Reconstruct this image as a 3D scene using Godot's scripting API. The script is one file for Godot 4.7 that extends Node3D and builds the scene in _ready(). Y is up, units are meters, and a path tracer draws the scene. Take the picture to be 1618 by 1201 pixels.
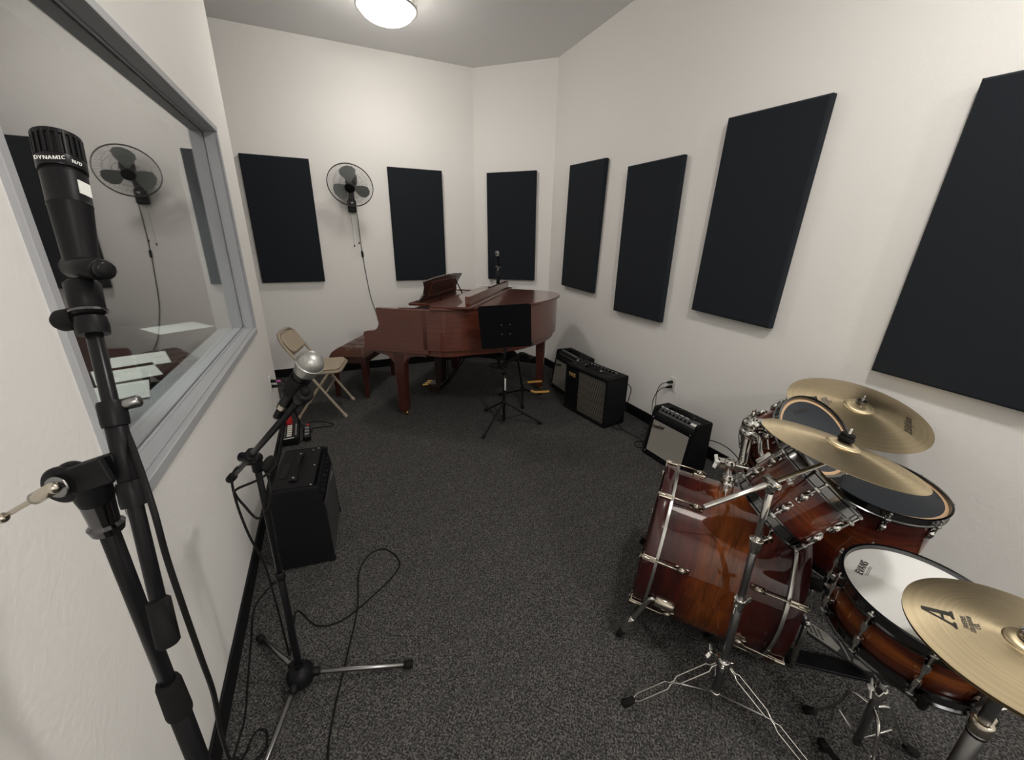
extends Node3D

# ---------------------------------------------------------------- mesh builder
class MB:
	var v := PackedVector3Array()
	var n := PackedVector3Array()
	var u := PackedVector2Array()
	var x := Transform3D()
	func tri(a: Vector3, b: Vector3, c: Vector3, na: Vector3, nb: Vector3, nc: Vector3, ua := Vector2.ZERO, ub := Vector2.ZERO, uc := Vector2.ZERO):
		a = x * a; b = x * b; c = x * c
		na = (x.basis * na).normalized(); nb = (x.basis * nb).normalized(); nc = (x.basis * nc).normalized()
		if (b - a).cross(c - a).dot(na + nb + nc) > 0.0:
			var t = b; b = c; c = t
			t = nb; nb = nc; nc = t
			var s = ub; ub = uc; uc = s
		v.append(a); v.append(b); v.append(c)
		n.append(na); n.append(nb); n.append(nc)
		u.append(ua); u.append(ub); u.append(uc)
	func quad(a, b, c, d, na, nb, nc, nd, ua := Vector2(0, 0), ub := Vector2(1, 0), uc := Vector2(1, 1), ud := Vector2(0, 1)):
		tri(a, b, c, na, nb, nc, ua, ub, uc)
		tri(a, c, d, na, nc, nd, ua, uc, ud)
	func flat(a, b, c, d):
		var m: Vector3 = (c - a).cross(d - b).normalized()
		quad(a, b, c, d, m, m, m, m)
	# chamfered box: centre, full size, chamfer
	func box(c: Vector3, s: Vector3, b := 0.0, bs := Basis()):
		var h := s / 2.0
		b = minf(b, minf(h.x, minf(h.y, h.z)) * 0.95)
		var keep := x
		x = x * Transform3D(bs, c)
		for ax in 3:
			var a1 := (ax + 1) % 3
			var a2 := (ax + 2) % 3
			for sg in [-1.0, 1.0]:
				var nn := Vector3.ZERO; nn[ax] = sg
				var q := []
				for k in [[-1, -1], [1, -1], [1, 1], [-1, 1]]:
					var p := Vector3.ZERO
					p[ax] = sg * h[ax]; p[a1] = k[0] * (h[a1] - b); p[a2] = k[1] * (h[a2] - b)
					q.append(p)
				quad(q[0], q[1], q[2], q[3], nn, nn, nn, nn)
			if b > 0.0:
				for s1 in [-1.0, 1.0]:
					for s2 in [-1.0, 1.0]:
						var n1 := Vector3.ZERO; n1[a1] = s1
						var n2 := Vector3.ZERO; n2[a2] = s2
						var q2 := []
						for e in [-1.0, 1.0]:
							var p1 := Vector3.ZERO; p1[ax] = e * (h[ax] - b); p1[a1] = s1 * h[a1]; p1[a2] = s2 * (h[a2] - b)
							var p2 := Vector3.ZERO; p2[ax] = e * (h[ax] - b); p2[a1] = s1 * (h[a1] - b); p2[a2] = s2 * h[a2]
							q2.append(p1); q2.append(p2)
						quad(q2[0], q2[2], q2[3], q2[1], n1, n1, n2, n2)
		if b > 0.0:
			for sx in [-1.0, 1.0]:
				for sy in [-1.0, 1.0]:
					for sz in [-1.0, 1.0]:
						var s3 := Vector3(sx, sy, sz)
						tri(Vector3(h.x, h.y - b, h.z - b) * s3, Vector3(h.x - b, h.y, h.z - b) * s3, Vector3(h.x - b, h.y - b, h.z) * s3, Vector3(sx, 0, 0), Vector3(0, sy, 0), Vector3(0, 0, sz))
		x = keep
	# profile of (radius, height), outside on the right of travel; axis +Y
	func lathe(pr: Array, seg := 32, at := Transform3D(), sharp := 40.0):
		var keep := x
		x = x * at
		var m := pr.size()
		var fn := []
		var ln := [0.0]
		for i in m - 1:
			var d: Vector2 = pr[i + 1] - pr[i]
			fn.append(Vector2(d.y, -d.x).normalized())
			ln.append(ln[i] + d.length())
		var tot: float = maxf(ln[m - 1], 1e-6)
		for i in m - 1:
			var n0: Vector2 = fn[i]
			var n1: Vector2 = fn[i]
			if i > 0 and rad_to_deg(absf(fn[i - 1].angle_to(fn[i]))) < sharp: n0 = (fn[i - 1] + fn[i]).normalized()
			if i < m - 2 and rad_to_deg(absf(fn[i + 1].angle_to(fn[i]))) < sharp: n1 = (fn[i + 1] + fn[i]).normalized()
			for k in seg:
				var a0 := TAU * k / seg
				var a1 := TAU * (k + 1) / seg
				var d0 := Vector3(cos(a0), 0, sin(a0))
				var d1 := Vector3(cos(a1), 0, sin(a1))
				var p0: Vector2 = pr[i]
				var p1: Vector2 = pr[i + 1]
				var y0 := Vector3(0, p0.y, 0)
				var y1 := Vector3(0, p1.y, 0)
				var u0 := float(k) / seg
				var u1 := float(k + 1) / seg
				var A := d0 * p0.x + y0
				var B := d1 * p0.x + y0
				var C := d1 * p1.x + y1
				var D := d0 * p1.x + y1
				var NA := d0 * n0.x + Vector3(0, n0.y, 0)
				var NB := d1 * n0.x + Vector3(0, n0.y, 0)
				var NC := d1 * n1.x + Vector3(0, n1.y, 0)
				var ND := d0 * n1.x + Vector3(0, n1.y, 0)
				var w0: float = ln[i] / tot
				var w1: float = ln[i + 1] / tot
				if p0.x > 1e-6: tri(A, B, C, NA, NB, NC, Vector2(u0, w0), Vector2(u1, w0), Vector2(u1, w1))
				if p1.x > 1e-6: tri(A, C, D, NA, NC, ND, Vector2(u0, w0), Vector2(u1, w1), Vector2(u0, w1))
		x = keep
	# closed ring of rectangular section
	func ring(r0: float, r1: float, y0: float, y1: float, seg := 48, at := Transform3D()):
		lathe([Vector2(r0, y0), Vector2(r1, y0), Vector2(r1, y1), Vector2(r0, y1), Vector2(r0, y0)], seg, at)
	func torus(R: float, r: float, seg := 48, at := Transform3D(), k := 8):
		var p := []
		for i in k + 1: p.append(Vector2(R + r * sin(TAU * i / k), -r * cos(TAU * i / k)))
		lathe(p, seg, at, 80.0)
	# solid rod between two points, radii r0 and r1
	func rod(a: Vector3, b: Vector3, r0: float, r1 := -1.0, seg := 10):
		if r1 < 0.0: r1 = r0
		var d := b - a
		var l := d.length()
		var e := minf(minf(r0, r1) * 0.25, l * 0.3)
		lathe([Vector2(0, 0), Vector2(r0 - e, 0), Vector2(r0, e), Vector2(r1, l - e), Vector2(r1 - e, l), Vector2(0, l)], seg, MB.aim(a, d), 50.0)
	static func aim(o: Vector3, d: Vector3, hint := Vector3(0.31, 0.17, 0.93)) -> Transform3D:
		var y := d.normalized()
		if absf(y.dot(hint.normalized())) > 0.98: hint = Vector3(1, 0, 0)
		var xx := y.cross(hint).normalized()
		return Transform3D(Basis(xx, y, xx.cross(y)), o)
	func tube(p: Array, r, seg := 8, caps := true):
		var m := p.size()
		var up := Vector3.ZERO
		var rings := []
		var tg := []
		for i in m:
			var t: Vector3 = (p[mini(i + 1, m - 1)] - p[maxi(i - 1, 0)]).normalized()
			if up == Vector3.ZERO:
				up = t.cross(Vector3(0.3, 0.9, 0.2)).normalized() if absf(t.dot(Vector3(0.3, 0.9, 0.2).normalized())) < 0.97 else t.cross(Vector3.RIGHT).normalized()
			up = (up - t * up.dot(t)).normalized()
			var s := t.cross(up)
			var rr: float = r[i] if r is Array else r
			var q := []
			for k in seg:
				var a := TAU * k / seg
				var d := up * cos(a) + s * sin(a)
				q.append([p[i] + d * rr, d])
			rings.append(q); tg.append(t)
		for i in m - 1:
			for k in seg:
				var k2 := (k + 1) % seg
				var a = rings[i][k]; var b = rings[i][k2]; var c = rings[i + 1][k2]; var d = rings[i + 1][k]
				quad(a[0], b[0], c[0], d[0], a[1], b[1], c[1], d[1])
		if caps:
			for e in [0, m - 1]:
				var nn: Vector3 = tg[e] * (-1.0 if e == 0 else 1.0)
				for k in seg: tri(p[e], rings[e][k][0], rings[e][(k + 1) % seg][0], nn, nn, nn)
	# polygon in local XZ (Vector2 x,z) extruded along Y
	func prism(poly: PackedVector2Array, y0: float, y1: float, bev := 0.0, at := Transform3D(), smooth := 35.0):
		var keep := x
		x = x * at
		var m := poly.size()
		if Geometry2D.is_polygon_clockwise(poly): poly.reverse()
		var en := []
		for i in m:
			var d := poly[(i + 1) % m] - poly[i]
			en.append(Vector2(d.y, -d.x).normalized())
		var inn := PackedVector2Array()
		var vn := []
		for i in m:
			var a: Vector2 = en[(i + m - 1) % m]
			var b: Vector2 = en[i]
			var h := (a + b).normalized()
			inn.append(poly[i] - h * bev / maxf(0.4, h.dot(b)))
			vn.append(h if rad_to_deg(absf(a.angle_to(b))) < smooth else Vector2.ZERO)
		if Geometry2D.triangulate_polygon(poly).is_empty(): push_warning("poly")
		var ti := Geometry2D.triangulate_polygon(inn)
		for e in [[y0, -1.0], [y1, 1.0]]:
			var nn := Vector3(0, e[1], 0)
			for i in range(0, ti.size(), 3):
				var q := []
				for k in 3: q.append(Vector3(inn[ti[i + k]].x, e[0], inn[ti[i + k]].y))
				tri(q[0], q[1], q[2], nn, nn, nn, inn[ti[i]], inn[ti[i + 1]], inn[ti[i + 2]])
		for i in m:
			var j := (i + 1) % m
			var na2: Vector2 = vn[i] if vn[i] != Vector2.ZERO else en[i]
			var nb2: Vector2 = vn[j] if vn[j] != Vector2.ZERO else en[i]
			var na := Vector3(na2.x, 0, na2.y)
			var nb := Vector3(nb2.x, 0, nb2.y)
			var A := Vector3(poly[i].x, y0 + bev, poly[i].y)
			var B := Vector3(poly[j].x, y0 + bev, poly[j].y)
			var C := Vector3(poly[j].x, y1 - bev, poly[j].y)
			var D := Vector3(poly[i].x, y1 - bev, poly[i].y)
			quad(A, B, C, D, na, nb, nb, na, Vector2(float(i) / m, 0), Vector2(float(i + 1) / m, 0), Vector2(float(i + 1) / m, 1), Vector2(float(i) / m, 1))
			if bev > 0.0:
				for e in [[y0, y0 + bev, -1.0], [y1, y1 - bev, 1.0]]:
					var P := Vector3(inn[i].x, e[0], inn[i].y)
					var Q := Vector3(inn[j].x, e[0], inn[j].y)
					var R2 := Vector3(poly[j].x, e[1], poly[j].y)
					var S := Vector3(poly[i].x, e[1], poly[i].y)
					var up := Vector3(0, e[2], 0)
					quad(P, Q, R2, S, (na + up).normalized(), (nb + up).normalized(), (nb + up * 0.6).normalized(), (na + up * 0.6).normalized())
		x = keep
	func ball(c: Vector3, r: float, sc := Vector3.ONE, seg := 16):
		var p := []
		for i in 11: p.append(Vector2(sin(PI * i / 10.0) * r, -cos(PI * i / 10.0) * r))
		p[0].x = 0.0; p[10].x = 0.0
		lathe(p, seg, Transform3D(Basis.from_scale(sc), c), 60.0)
	func mesh() -> ArrayMesh:
		var a := []
		a.resize(Mesh.ARRAY_MAX)
		a[Mesh.ARRAY_VERTEX] = v; a[Mesh.ARRAY_NORMAL] = n; a[Mesh.ARRAY_TEX_UV] = u
		var am := ArrayMesh.new()
		am.add_surface_from_arrays(Mesh.PRIMITIVE_TRIANGLES, a)
		return am

var M := {}
var used := {}

func V(x: float, y: float, z: float) -> Vector3: return Vector3(x, y, z)

func numbered(called: String) -> String:
	if not used.has(called):
		used[called] = 0
		return called
	used[called] += 1
	return "%s_%03d" % [called, used[called]]

func meta(o, label: String, category: String, group := "", kind := ""):
	if label: o.set_meta("label", label)
	if category: o.set_meta("category", category)
	if group: o.set_meta("group", group)
	if kind: o.set_meta("kind", kind)
	return o

func thing(called: String, label: String, category: String, at := Vector3.ZERO, group := "") -> Node3D:
	var o := Node3D.new()
	o.name = numbered(called)
	add_child(o)
	o.position = at
	meta(o, label, category, group)
	return o

# a mesh builder whose coordinates are the world's, for parts of thing t
func mb(t: Node3D = null) -> MB:
	var m := MB.new()
	if t: m.x = t.transform.affine_inverse()
	return m

func put(called: String, m, mat: Material, parent: Node3D = null) -> MeshInstance3D:
	var o := MeshInstance3D.new()
	o.mesh = m.mesh() if m is MB else m
	o.material_override = mat
	if parent == null:
		o.name = numbered(called)
		add_child(o)
	else:
		var k := 0
		var nm := called
		while parent.has_node(NodePath(nm)):
			k += 1
			nm = "%s_%03d" % [called, k]
		o.name = nm
		parent.add_child(o, true)
	return o

func struct(called: String, m: MB, mat: Material) -> MeshInstance3D:
	var o := put(called, m, mat)
	o.set_meta("kind", "structure")
	return o

func stuff(o): o.set_meta("kind", "stuff"); return o

# smooth path through points
func curve(p: Array, per := 8, closed := false) -> Array:
	var r := []
	var m := p.size()
	for i in (m if closed else m - 1):
		var p0: Vector3 = p[(i - 1 + m) % m] if closed or i > 0 else p[0]
		var p1: Vector3 = p[i]
		var p2: Vector3 = p[(i + 1) % m]
		var p3: Vector3 = p[(i + 2) % m] if closed or i + 2 < m else p[m - 1]
		for k in per: r.append(p1.cubic_interpolate(p2, p0, p3, float(k) / per))
	r.append(p[0] if closed else p[m - 1])
	return r

# ---------------------------------------------------------------- materials
func mat(c: Color, rough := 0.6, metal := 0.0, spec := 0.5) -> StandardMaterial3D:
	var m := StandardMaterial3D.new()
	m.albedo_color = c.linear_to_srgb()
	m.roughness = rough
	m.metallic = metal
	m.metallic_specular = spec
	return m

func coat(m: StandardMaterial3D, a := 1.0, r := 0.05):
	m.clearcoat_enabled = true; m.clearcoat = a; m.clearcoat_roughness = r
	return m

func noise_tex(size: int, freq: float, ramp: Gradient = null, type := FastNoiseLite.TYPE_SIMPLEX_SMOOTH, oct := 3, sd := 1) -> NoiseTexture2D:
	var f := FastNoiseLite.new()
	f.noise_type = type; f.frequency = freq; f.fractal_octaves = oct; f.seed = sd
	var t := NoiseTexture2D.new()
	t.width = size; t.height = size; t.noise = f; t.seamless = true
	if ramp: t.color_ramp = ramp
	return t

func ramp(stops: Array) -> Gradient:
	var g := Gradient.new()
	var o := PackedFloat32Array()
	var c := PackedColorArray()
	for s in stops:
		o.append(s[0]); c.append((s[1] as Color).linear_to_srgb())
	g.offsets = o; g.colors = c
	return g

func bump(m: StandardMaterial3D, t: Texture2D, cm: float, scale := 1.0, world := true):
	m.heightmap_enabled = true; m.heightmap_texture = t; m.heightmap_scale = cm
	if world:
		m.uv1_triplanar = true; m.uv1_world_triplanar = true; m.uv1_scale = Vector3.ONE * scale
	return m

# lacquered burst veneer: amber in the middle of the shell, dark red at the hoops, grain round the shell
func burst(amber: Color, mid: Color, edge: Color, a: float, b: float, sd: int) -> ImageTexture:
	var f := FastNoiseLite.new(); f.seed = sd; f.frequency = 0.02; f.fractal_octaves = 4
	var w := 512
	var h := 256
	var im := Image.create(w, h, false, Image.FORMAT_RGB8)
	for j in h:
		var d := absf((j + 0.5) / h - 0.5) * 2.0
		for i in w:
			var wv := 9.0 * f.get_noise_2d(i * 0.45, 500.0 + j * 0.5)
			var g := f.get_noise_2d(i * 0.55, j * 2.6 + wv * 4.0)
			var s := f.get_noise_2d(i * 1.6 + 900.0, j * 11.0 + wv * 16.0)
			var dd := d + 0.10 * f.get_noise_2d(i * 0.8, 3000.0 + j)
			var c := amber.lerp(mid, smoothstep(a * 0.2, a, dd)).lerp(edge, smoothstep(a * 0.9, b, dd))
			c = c * (1.0 + 0.55 * g + 0.45 * s)
			im.set_pixel(i, j, Color(clampf(c.r, 0, 1), clampf(c.g, 0, 1), clampf(c.b, 0, 1)).linear_to_srgb())
	return ImageTexture.create_from_image(im)

func grain_tex(dark: Color, light: Color, sd: int, along := 1.2, across := 16.0) -> ImageTexture:
	var f := FastNoiseLite.new(); f.seed = sd; f.frequency = 0.012; f.fractal_octaves = 4; f.domain_warp_enabled = true; f.domain_warp_amplitude = 14.0
	var im := Image.create(256, 256, false, Image.FORMAT_RGB8)
	for j in 256:
		for i in 256:
			var g := 0.5 + 0.75 * f.get_noise_2d(i * along, j * across * 0.5) + 0.25 * f.get_noise_2d(i * along * 2.0, 900.0 + j * across)
			im.set_pixel(i, j, dark.lerp(light, clampf(g, 0, 1)).linear_to_srgb())
	return ImageTexture.create_from_image(im)

func materials():
	# painted drywall with orange-peel texture
	var w := mat(Color(0.87, 0.855, 0.825), 0.62, 0.0, 0.35)
	bump(w, noise_tex(1024, 0.045, null, FastNoiseLite.TYPE_VALUE_CUBIC, 2, 4), 0.065, 2.4)
	M.wall = w
	M.ceiling = mat(Color(0.84, 0.84, 0.835), 0.9, 0.0, 0.2)
	# loop carpet
	var c := mat(Color(1, 1, 1), 0.95, 0.0, 0.1)
	c.albedo_texture = noise_tex(1024, 0.17, ramp([[0.0, Color(0.016, 0.016, 0.016)], [0.36, Color(0.034, 0.0337, 0.0335)], [0.52, Color(0.068, 0.067, 0.0655)], [0.66, Color(0.110, 0.106, 0.101)], [1.0, Color(0.25, 0.235, 0.217)]]), FastNoiseLite.TYPE_VALUE_CUBIC, 3, 11)
	bump(c, noise_tex(1024, 0.17, null, FastNoiseLite.TYPE_VALUE_CUBIC, 2, 11), 0.4, 1.5)
	M.carpet = c
	M.base = mat(Color(0.007, 0.007, 0.008), 0.45, 0.0, 0.3)
	M.trim = mat(Color(0.42, 0.43, 0.45), 0.5)
	M.gasket = mat(Color(0.05, 0.055, 0.055), 0.6)
	var g := mat(Color(0.88, 0.92, 0.90, 0.004), 0.0, 0.0, 0.5)
	g.transparency = BaseMaterial3D.TRANSPARENCY_ALPHA
	M.glass = g
	M.fabric = mat(Color(0.0180, 0.0210, 0.0260), 0.95, 0.0, 0.25)
	M.fabric.rim_enabled = true; M.fabric.rim = 0.25
	bump(M.fabric, noise_tex(256, 0.2, null, FastNoiseLite.TYPE_SIMPLEX_SMOOTH, 2, 21), 0.04, 12.0)
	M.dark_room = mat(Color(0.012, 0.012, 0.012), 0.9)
	M.paper = mat(Color(0.85, 0.86, 0.82), 0.8)
	M.black = mat(Color(0.008, 0.008, 0.009), 0.40, 0.0, 0.26)
	M.satin = mat(Color(0.008, 0.008, 0.009), 0.28, 0.0, 0.30)
	M.rubber = mat(Color(0.010, 0.010, 0.010), 0.7, 0.0, 0.25)
	M.cable = mat(Color(0.009, 0.009, 0.009), 0.5, 0.0, 0.25)
	M.tolex = mat(Color(0.009, 0.009, 0.010), 0.55, 0.0, 0.22)
	bump(M.tolex, noise_tex(256, 0.12, null, FastNoiseLite.TYPE_CELLULAR, 2, 31), 0.07, 10.0)
	M.chrome = mat(Color(0.62, 0.61, 0.58), 0.10, 1.0)
	M.steel = mat(Color(0.50, 0.50, 0.48), 0.28, 1.0)
	M.nickel = mat(Color(0.55, 0.50, 0.42), 0.18, 1.0)
	M.gunmetal = mat(Color(0.27, 0.27, 0.27), 0.28, 1.0)
	M.darkchrome = mat(Color(0.26, 0.26, 0.26), 0.12, 1.0)
	M.hoop_metal = mat(Color(0.17, 0.17, 0.17), 0.14, 1.0)
	M.blackchrome = mat(Color(0.12, 0.12, 0.125), 0.16, 1.0)
	M.gold = mat(Color(0.75, 0.52, 0.20), 0.25, 1.0)
	M.gilt = mat(Color(0.62, 0.44, 0.16), 0.4, 0.35)
	M.panel_grey = mat(Color(0.06, 0.06, 0.06), 0.6)
	M.shaded_mahogany = coat(mat(Color(0.018, 0.007, 0.005), 0.4), 0.7, 0.06)  # piano wood with the backlit desk's shade put into the colour
	M.white = mat(Color(0.75, 0.75, 0.72), 0.5)
	M.print = mat(Color(0.02, 0.018, 0.014), 0.7)
	M.grey = mat(Color(0.25, 0.25, 0.25), 0.6)
	# cymbal bronze
	var b := mat(Color(0.60, 0.47, 0.24), 0.40, 1.0)
	b.anisotropy_enabled = true; b.anisotropy = 0.75
	var lr := FastNoiseLite.new(); lr.seed = 5; lr.frequency = 0.05; lr.fractal_octaves = 4
	var im := Image.create(256, 512, false, Image.FORMAT_RGB8)
	for j in 512:
		var s := lr.get_noise_1d(j * 3.0)
		for i in 256:
			var q := 1.0 + 0.16 * s + 0.05 * lr.get_noise_2d(i * 0.6, 1000.0 + j)
			im.set_pixel(i, j, Color(0.55 * q, 0.455 * q, 0.295 * q).linear_to_srgb())
	b.albedo_color = Color.WHITE
	b.albedo_texture = ImageTexture.create_from_image(im)
	M.bronze = b
	# piano mahogany
	var p := mat(Color.WHITE, 0.35, 0.0, 0.5)
	p.albedo_texture = grain_tex(Color(0.080, 0.020, 0.0115), Color(0.140, 0.036, 0.019), 7)
	p.uv1_triplanar = true; p.uv1_scale = Vector3(1.4, 1.4, 1.4)
	M.mahogany = coat(p, 0.9, 0.03)
	M.bench = coat(mat(Color(0.055, 0.012, 0.008), 0.35), 0.5, 0.1)
	M.leather = mat(Color(0.075, 0.026, 0.014), 0.35)
	bump(M.leather, noise_tex(256, 0.09, null, FastNoiseLite.TYPE_CELLULAR, 2, 41), 0.05, 8.0)
	M.key = mat(Color(0.8, 0.78, 0.70), 0.25)
	# drum shells
	var d := mat(Color.WHITE, 0.5, 0.0, 0.2)
	d.albedo_texture = burst(Color(0.17, 0.042, 0.006), Color(0.058, 0.0065, 0.003), Color(0.018, 0.0015, 0.002), 0.48, 0.95, 3)
	M.burst = coat(d, 1.0, 0.02)
	var d2 := mat(Color.WHITE, 0.5, 0.0, 0.2)
	d2.albedo_texture = burst(Color(0.12, 0.025, 0.006), Color(0.06, 0.008, 0.004), Color(0.025, 0.003, 0.003), 0.55, 1.0, 8)
	M.burst_tom = coat(d2, 1.0, 0.02)  # tom veneer darkened, shade on the floor tom put into the colour
	var d3 := mat(Color.WHITE, 0.5, 0.0, 0.2)
	d3.albedo_texture = burst(Color(0.18, 0.047, 0.007), Color(0.07, 0.012, 0.003), Color(0.008, 0.0015, 0.0012), 0.35, 0.85, 13)
	M.burst_snare = coat(d3, 1.0, 0.02)
	M.hoopwood = coat(mat(Color(0.032, 0.004, 0.004), 0.5, 0.0, 0.2), 1.0, 0.02)
	M.head_white = mat(Color(0.74, 0.74, 0.72), 0.75)
	M.head_dark = mat(Color(0.022, 0.026, 0.032), 0.38)
	bump(M.head_dark, noise_tex(256, 0.03, null, FastNoiseLite.TYPE_SIMPLEX_SMOOTH, 4, 51), 0.03, 4.0)
	M.tan = mat(Color(0.50, 0.335, 0.20), 0.6)
	M.beige = mat(Color(0.36, 0.30, 0.225), 0.4)
	M.vinyl = mat(Color(0.40, 0.325, 0.235), 0.6)
	bump(M.vinyl, noise_tex(256, 0.15, null, FastNoiseLite.TYPE_CELLULAR, 2, 61), 0.05, 9.0)
	# amplifier grille cloth
	var gc := mat(Color.WHITE, 0.85)
	var gi := Image.create(64, 64, false, Image.FORMAT_RGB8)
	for j in 64:
		for i in 64:
			var q := 0.55 + 0.45 * float((i / 2 + j / 2) % 2) - (0.25 if j % 8 == 0 else 0.0)
			gi.set_pixel(i, j, Color(0.42 * q, 0.395 * q, 0.35 * q).linear_to_srgb())
	gc.albedo_texture = ImageTexture.create_from_image(gi)
	gc.uv1_triplanar = true; gc.uv1_scale = Vector3.ONE * 9.0
	M.grille = gc
	M.grille_dark = mat(Color(0.02, 0.02, 0.021), 0.9)
	M.blade = mat(Color(0.30, 0.335, 0.33), 0.4)
	var lampm := mat(Color(0.95, 0.94, 0.92), 0.4)
	lampm.emission_enabled = true; lampm.emission = Color(1.0, 0.965, 0.92); lampm.emission_energy_multiplier = 7.0
	M.lamp = lampm
	M.red = mat(Color(0.55, 0.03, 0.03), 0.4)
	M.pink = mat(Color(0.65, 0.12, 0.5), 0.5)
	M.sponge = mat(Color(0.55, 0.29, 0.06), 0.6)
	# wire mesh of the vocal microphone
	var wm := mat(Color.WHITE, 0.38, 0.75)
	var wi := Image.create(512, 256, false, Image.FORMAT_RGB8)
	for j in 256:
		for i in 512:
			var q := minf(absf(sin(i * TAU / 16.0)), absf(sin(j * TAU / 16.0 + (0.0 if (i / 8) % 2 == 0 else 1.57))))
			var k := 0.66 - 0.6 * smoothstep(0.25, 0.7, q)
			wi.set_pixel(i, j, Color(k, k, k * 0.95).linear_to_srgb())
	wm.albedo_texture = ImageTexture.create_from_image(wi)
	M.micmesh = wm

# lettering: a thin TextMesh lying in the plane spanned by right and up, facing their cross product
func text(parent: Node3D, called: String, s: String, font: String, size_m: float, at: Vector3, right: Vector3, up: Vector3, material: Material, shear := 0.0, bold := 400, depth := 0.0003) -> MeshInstance3D:
	var t := TextMesh.new()
	var f := SystemFont.new()
	f.font_names = PackedStringArray([font]); f.font_weight = bold
	t.font = f; t.text = s; t.font_size = 32; t.pixel_size = size_m / 32.0; t.depth = depth
	var r := right.normalized()
	var n := r.cross(up).normalized()
	var y := n.cross(r)
	var o := put(called, t, material, parent)
	var xf := Transform3D(Basis(r, y + r * shear, n), at)
	o.transform = parent.transform.affine_inverse() * xf if parent else xf
	return o

const H := 3.358          # ceiling height
const BACK := -5.09       # back wall
const RIGHT := 2.49       # right wall
const LEFT := -0.50       # window wall
const FRONT := 4.8        # wall behind the camera
const END := -3.71        # where the window wall ends and the room widens

func _ready():
	var cam := Camera3D.new()
	cam.name = "camera"
	cam.transform = Transform3D(Basis(V(0.91223724, 0.01556079, 0.40936668), V(0.12273771, 0.94299255, -0.30935498), V(-0.39084353, 0.33244986, 0.85832303)), V(0, 1.5558, 0))
	cam.fov = 87.21
	cam.near = 0.05
	cam.current = true
	add_child(cam)
	var we := WorldEnvironment.new()
	we.name = "world_environment"
	var e := Environment.new()
	e.background_mode = Environment.BG_COLOR
	e.background_color = Color(0.02, 0.02, 0.02)
	e.tonemap_mode = Environment.TONE_MAPPER_LINEAR
	e.tonemap_exposure = 1.15
	e.sdfgi_enabled = true; e.ssao_enabled = true; e.ssil_enabled = true
	we.environment = e
	add_child(we)
	materials()
	room()
	lamp("frosted glass dome ceiling lamp with chrome ring above the piano", V(0.685, H, -4.0), 0.72)
	lamp("frosted glass dome ceiling lamp above the drum kit", V(1.2, H, -0.25), 2.1)
	lamp("added unseen dome ceiling lamp for fill behind the viewer, nearest the rear wall", V(1.1, H, 3.0), 4.8)  # added lamp out of view, evens out the room light
	window()
	control_room()
	panels()
	fan()
	piano()
	bench()
	chair()
	amps()
	music_stand()
	guitar_stand()
	distant_mic()
	drums()
	cymbals()
	stands()
	vocal_mic()
	near_mic()
	left_side()
	cables()

# ---------------------------------------------------------------- setting
func slab(called: String, m: Material, boxes: Array):
	var b := MB.new()
	for q in boxes: b.box((q[0] + q[1]) / 2.0, q[1] - q[0])
	return struct(called, b, m)

func room():
	slab("floor", M.carpet, [[V(-3.4, -0.12, -5.4), V(2.8, 0, 5.0)]])
	slab("ceiling", M.ceiling, [[V(-0.7, H, -5.4), V(2.8, H + 0.12, 5.0)], [V(-3.4, H, -5.4), V(-0.7, H + 0.12, -3.6)]])
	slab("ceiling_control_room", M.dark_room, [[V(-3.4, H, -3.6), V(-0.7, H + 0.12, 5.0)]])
	slab("wall_right", M.wall, [[V(RIGHT, 0, -4.42), V(RIGHT + 0.12, H, 4.9)]])
	slab("wall_back", M.wall, [[V(-2.2, 0, BACK - 0.12), V(1.85, H, BACK)]])
	slab("wall_front", M.wall, [[V(LEFT - 0.2, 0, FRONT), V(2.6, H, FRONT + 0.12)]])
	# angled corner wall
	var b := MB.new()
	b.prism(PackedVector2Array([Vector2(1.775, BACK), Vector2(RIGHT, -4.42), Vector2(2.62, -4.42), Vector2(2.62, -5.21), Vector2(1.775, -5.21)]), 0, H)
	struct("wall_corner", b, M.wall)
	# window wall with its opening
	slab("wall_left", M.wall, [[V(-0.7, 0, -3.188), V(LEFT, 0.945, -1.087)], [V(-0.7, 2.141, -3.188), V(LEFT, H, -1.087)], [V(-0.7, 0, END), V(LEFT, H, -3.188)], [V(-0.7, 0, -1.087), V(LEFT, H, 4.9)]])
	slab("wall_alcove", M.wall, [[V(-2.2, 0, END), V(-0.7, H, -3.6)], [V(-2.32, 0, BACK - 0.12), V(-2.2, H, -3.6)]])
	# black rubber skirting
	for q in [["baseboard_left", V(LEFT, 0, END), V(LEFT + 0.012, 0.098, FRONT)], ["baseboard_back", V(-2.2, 0, BACK), V(1.78, 0.098, BACK + 0.012)], ["baseboard_right", V(RIGHT - 0.012, 0, -4.42), V(RIGHT, 0.098, FRONT)], ["baseboard_alcove", V(-0.7, 0, END - 0.012), V(LEFT + 0.012, 0.098, END)]]:
		var bb := MB.new()
		bb.box((q[1] + q[2]) / 2.0, q[2] - q[1], 0.004)
		struct(q[0], bb, M.base)
	var bc := MB.new()
	var d := (V(RIGHT, 0, -4.42) - V(1.775, 0, BACK))
	var nn := V(-d.z, 0, d.x).normalized() * -1.0
	if nn.z < 0: nn = -nn
	bc.box((V(RIGHT, 0, -4.42) + V(1.775, 0, BACK)) / 2.0 + V(0, 0.049, 0) + nn * 0.006, V(d.length(), 0.098, 0.012), 0.004, Basis(d.normalized(), Vector3.UP, nn))
	struct("baseboard_corner", bc, M.base)

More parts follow.
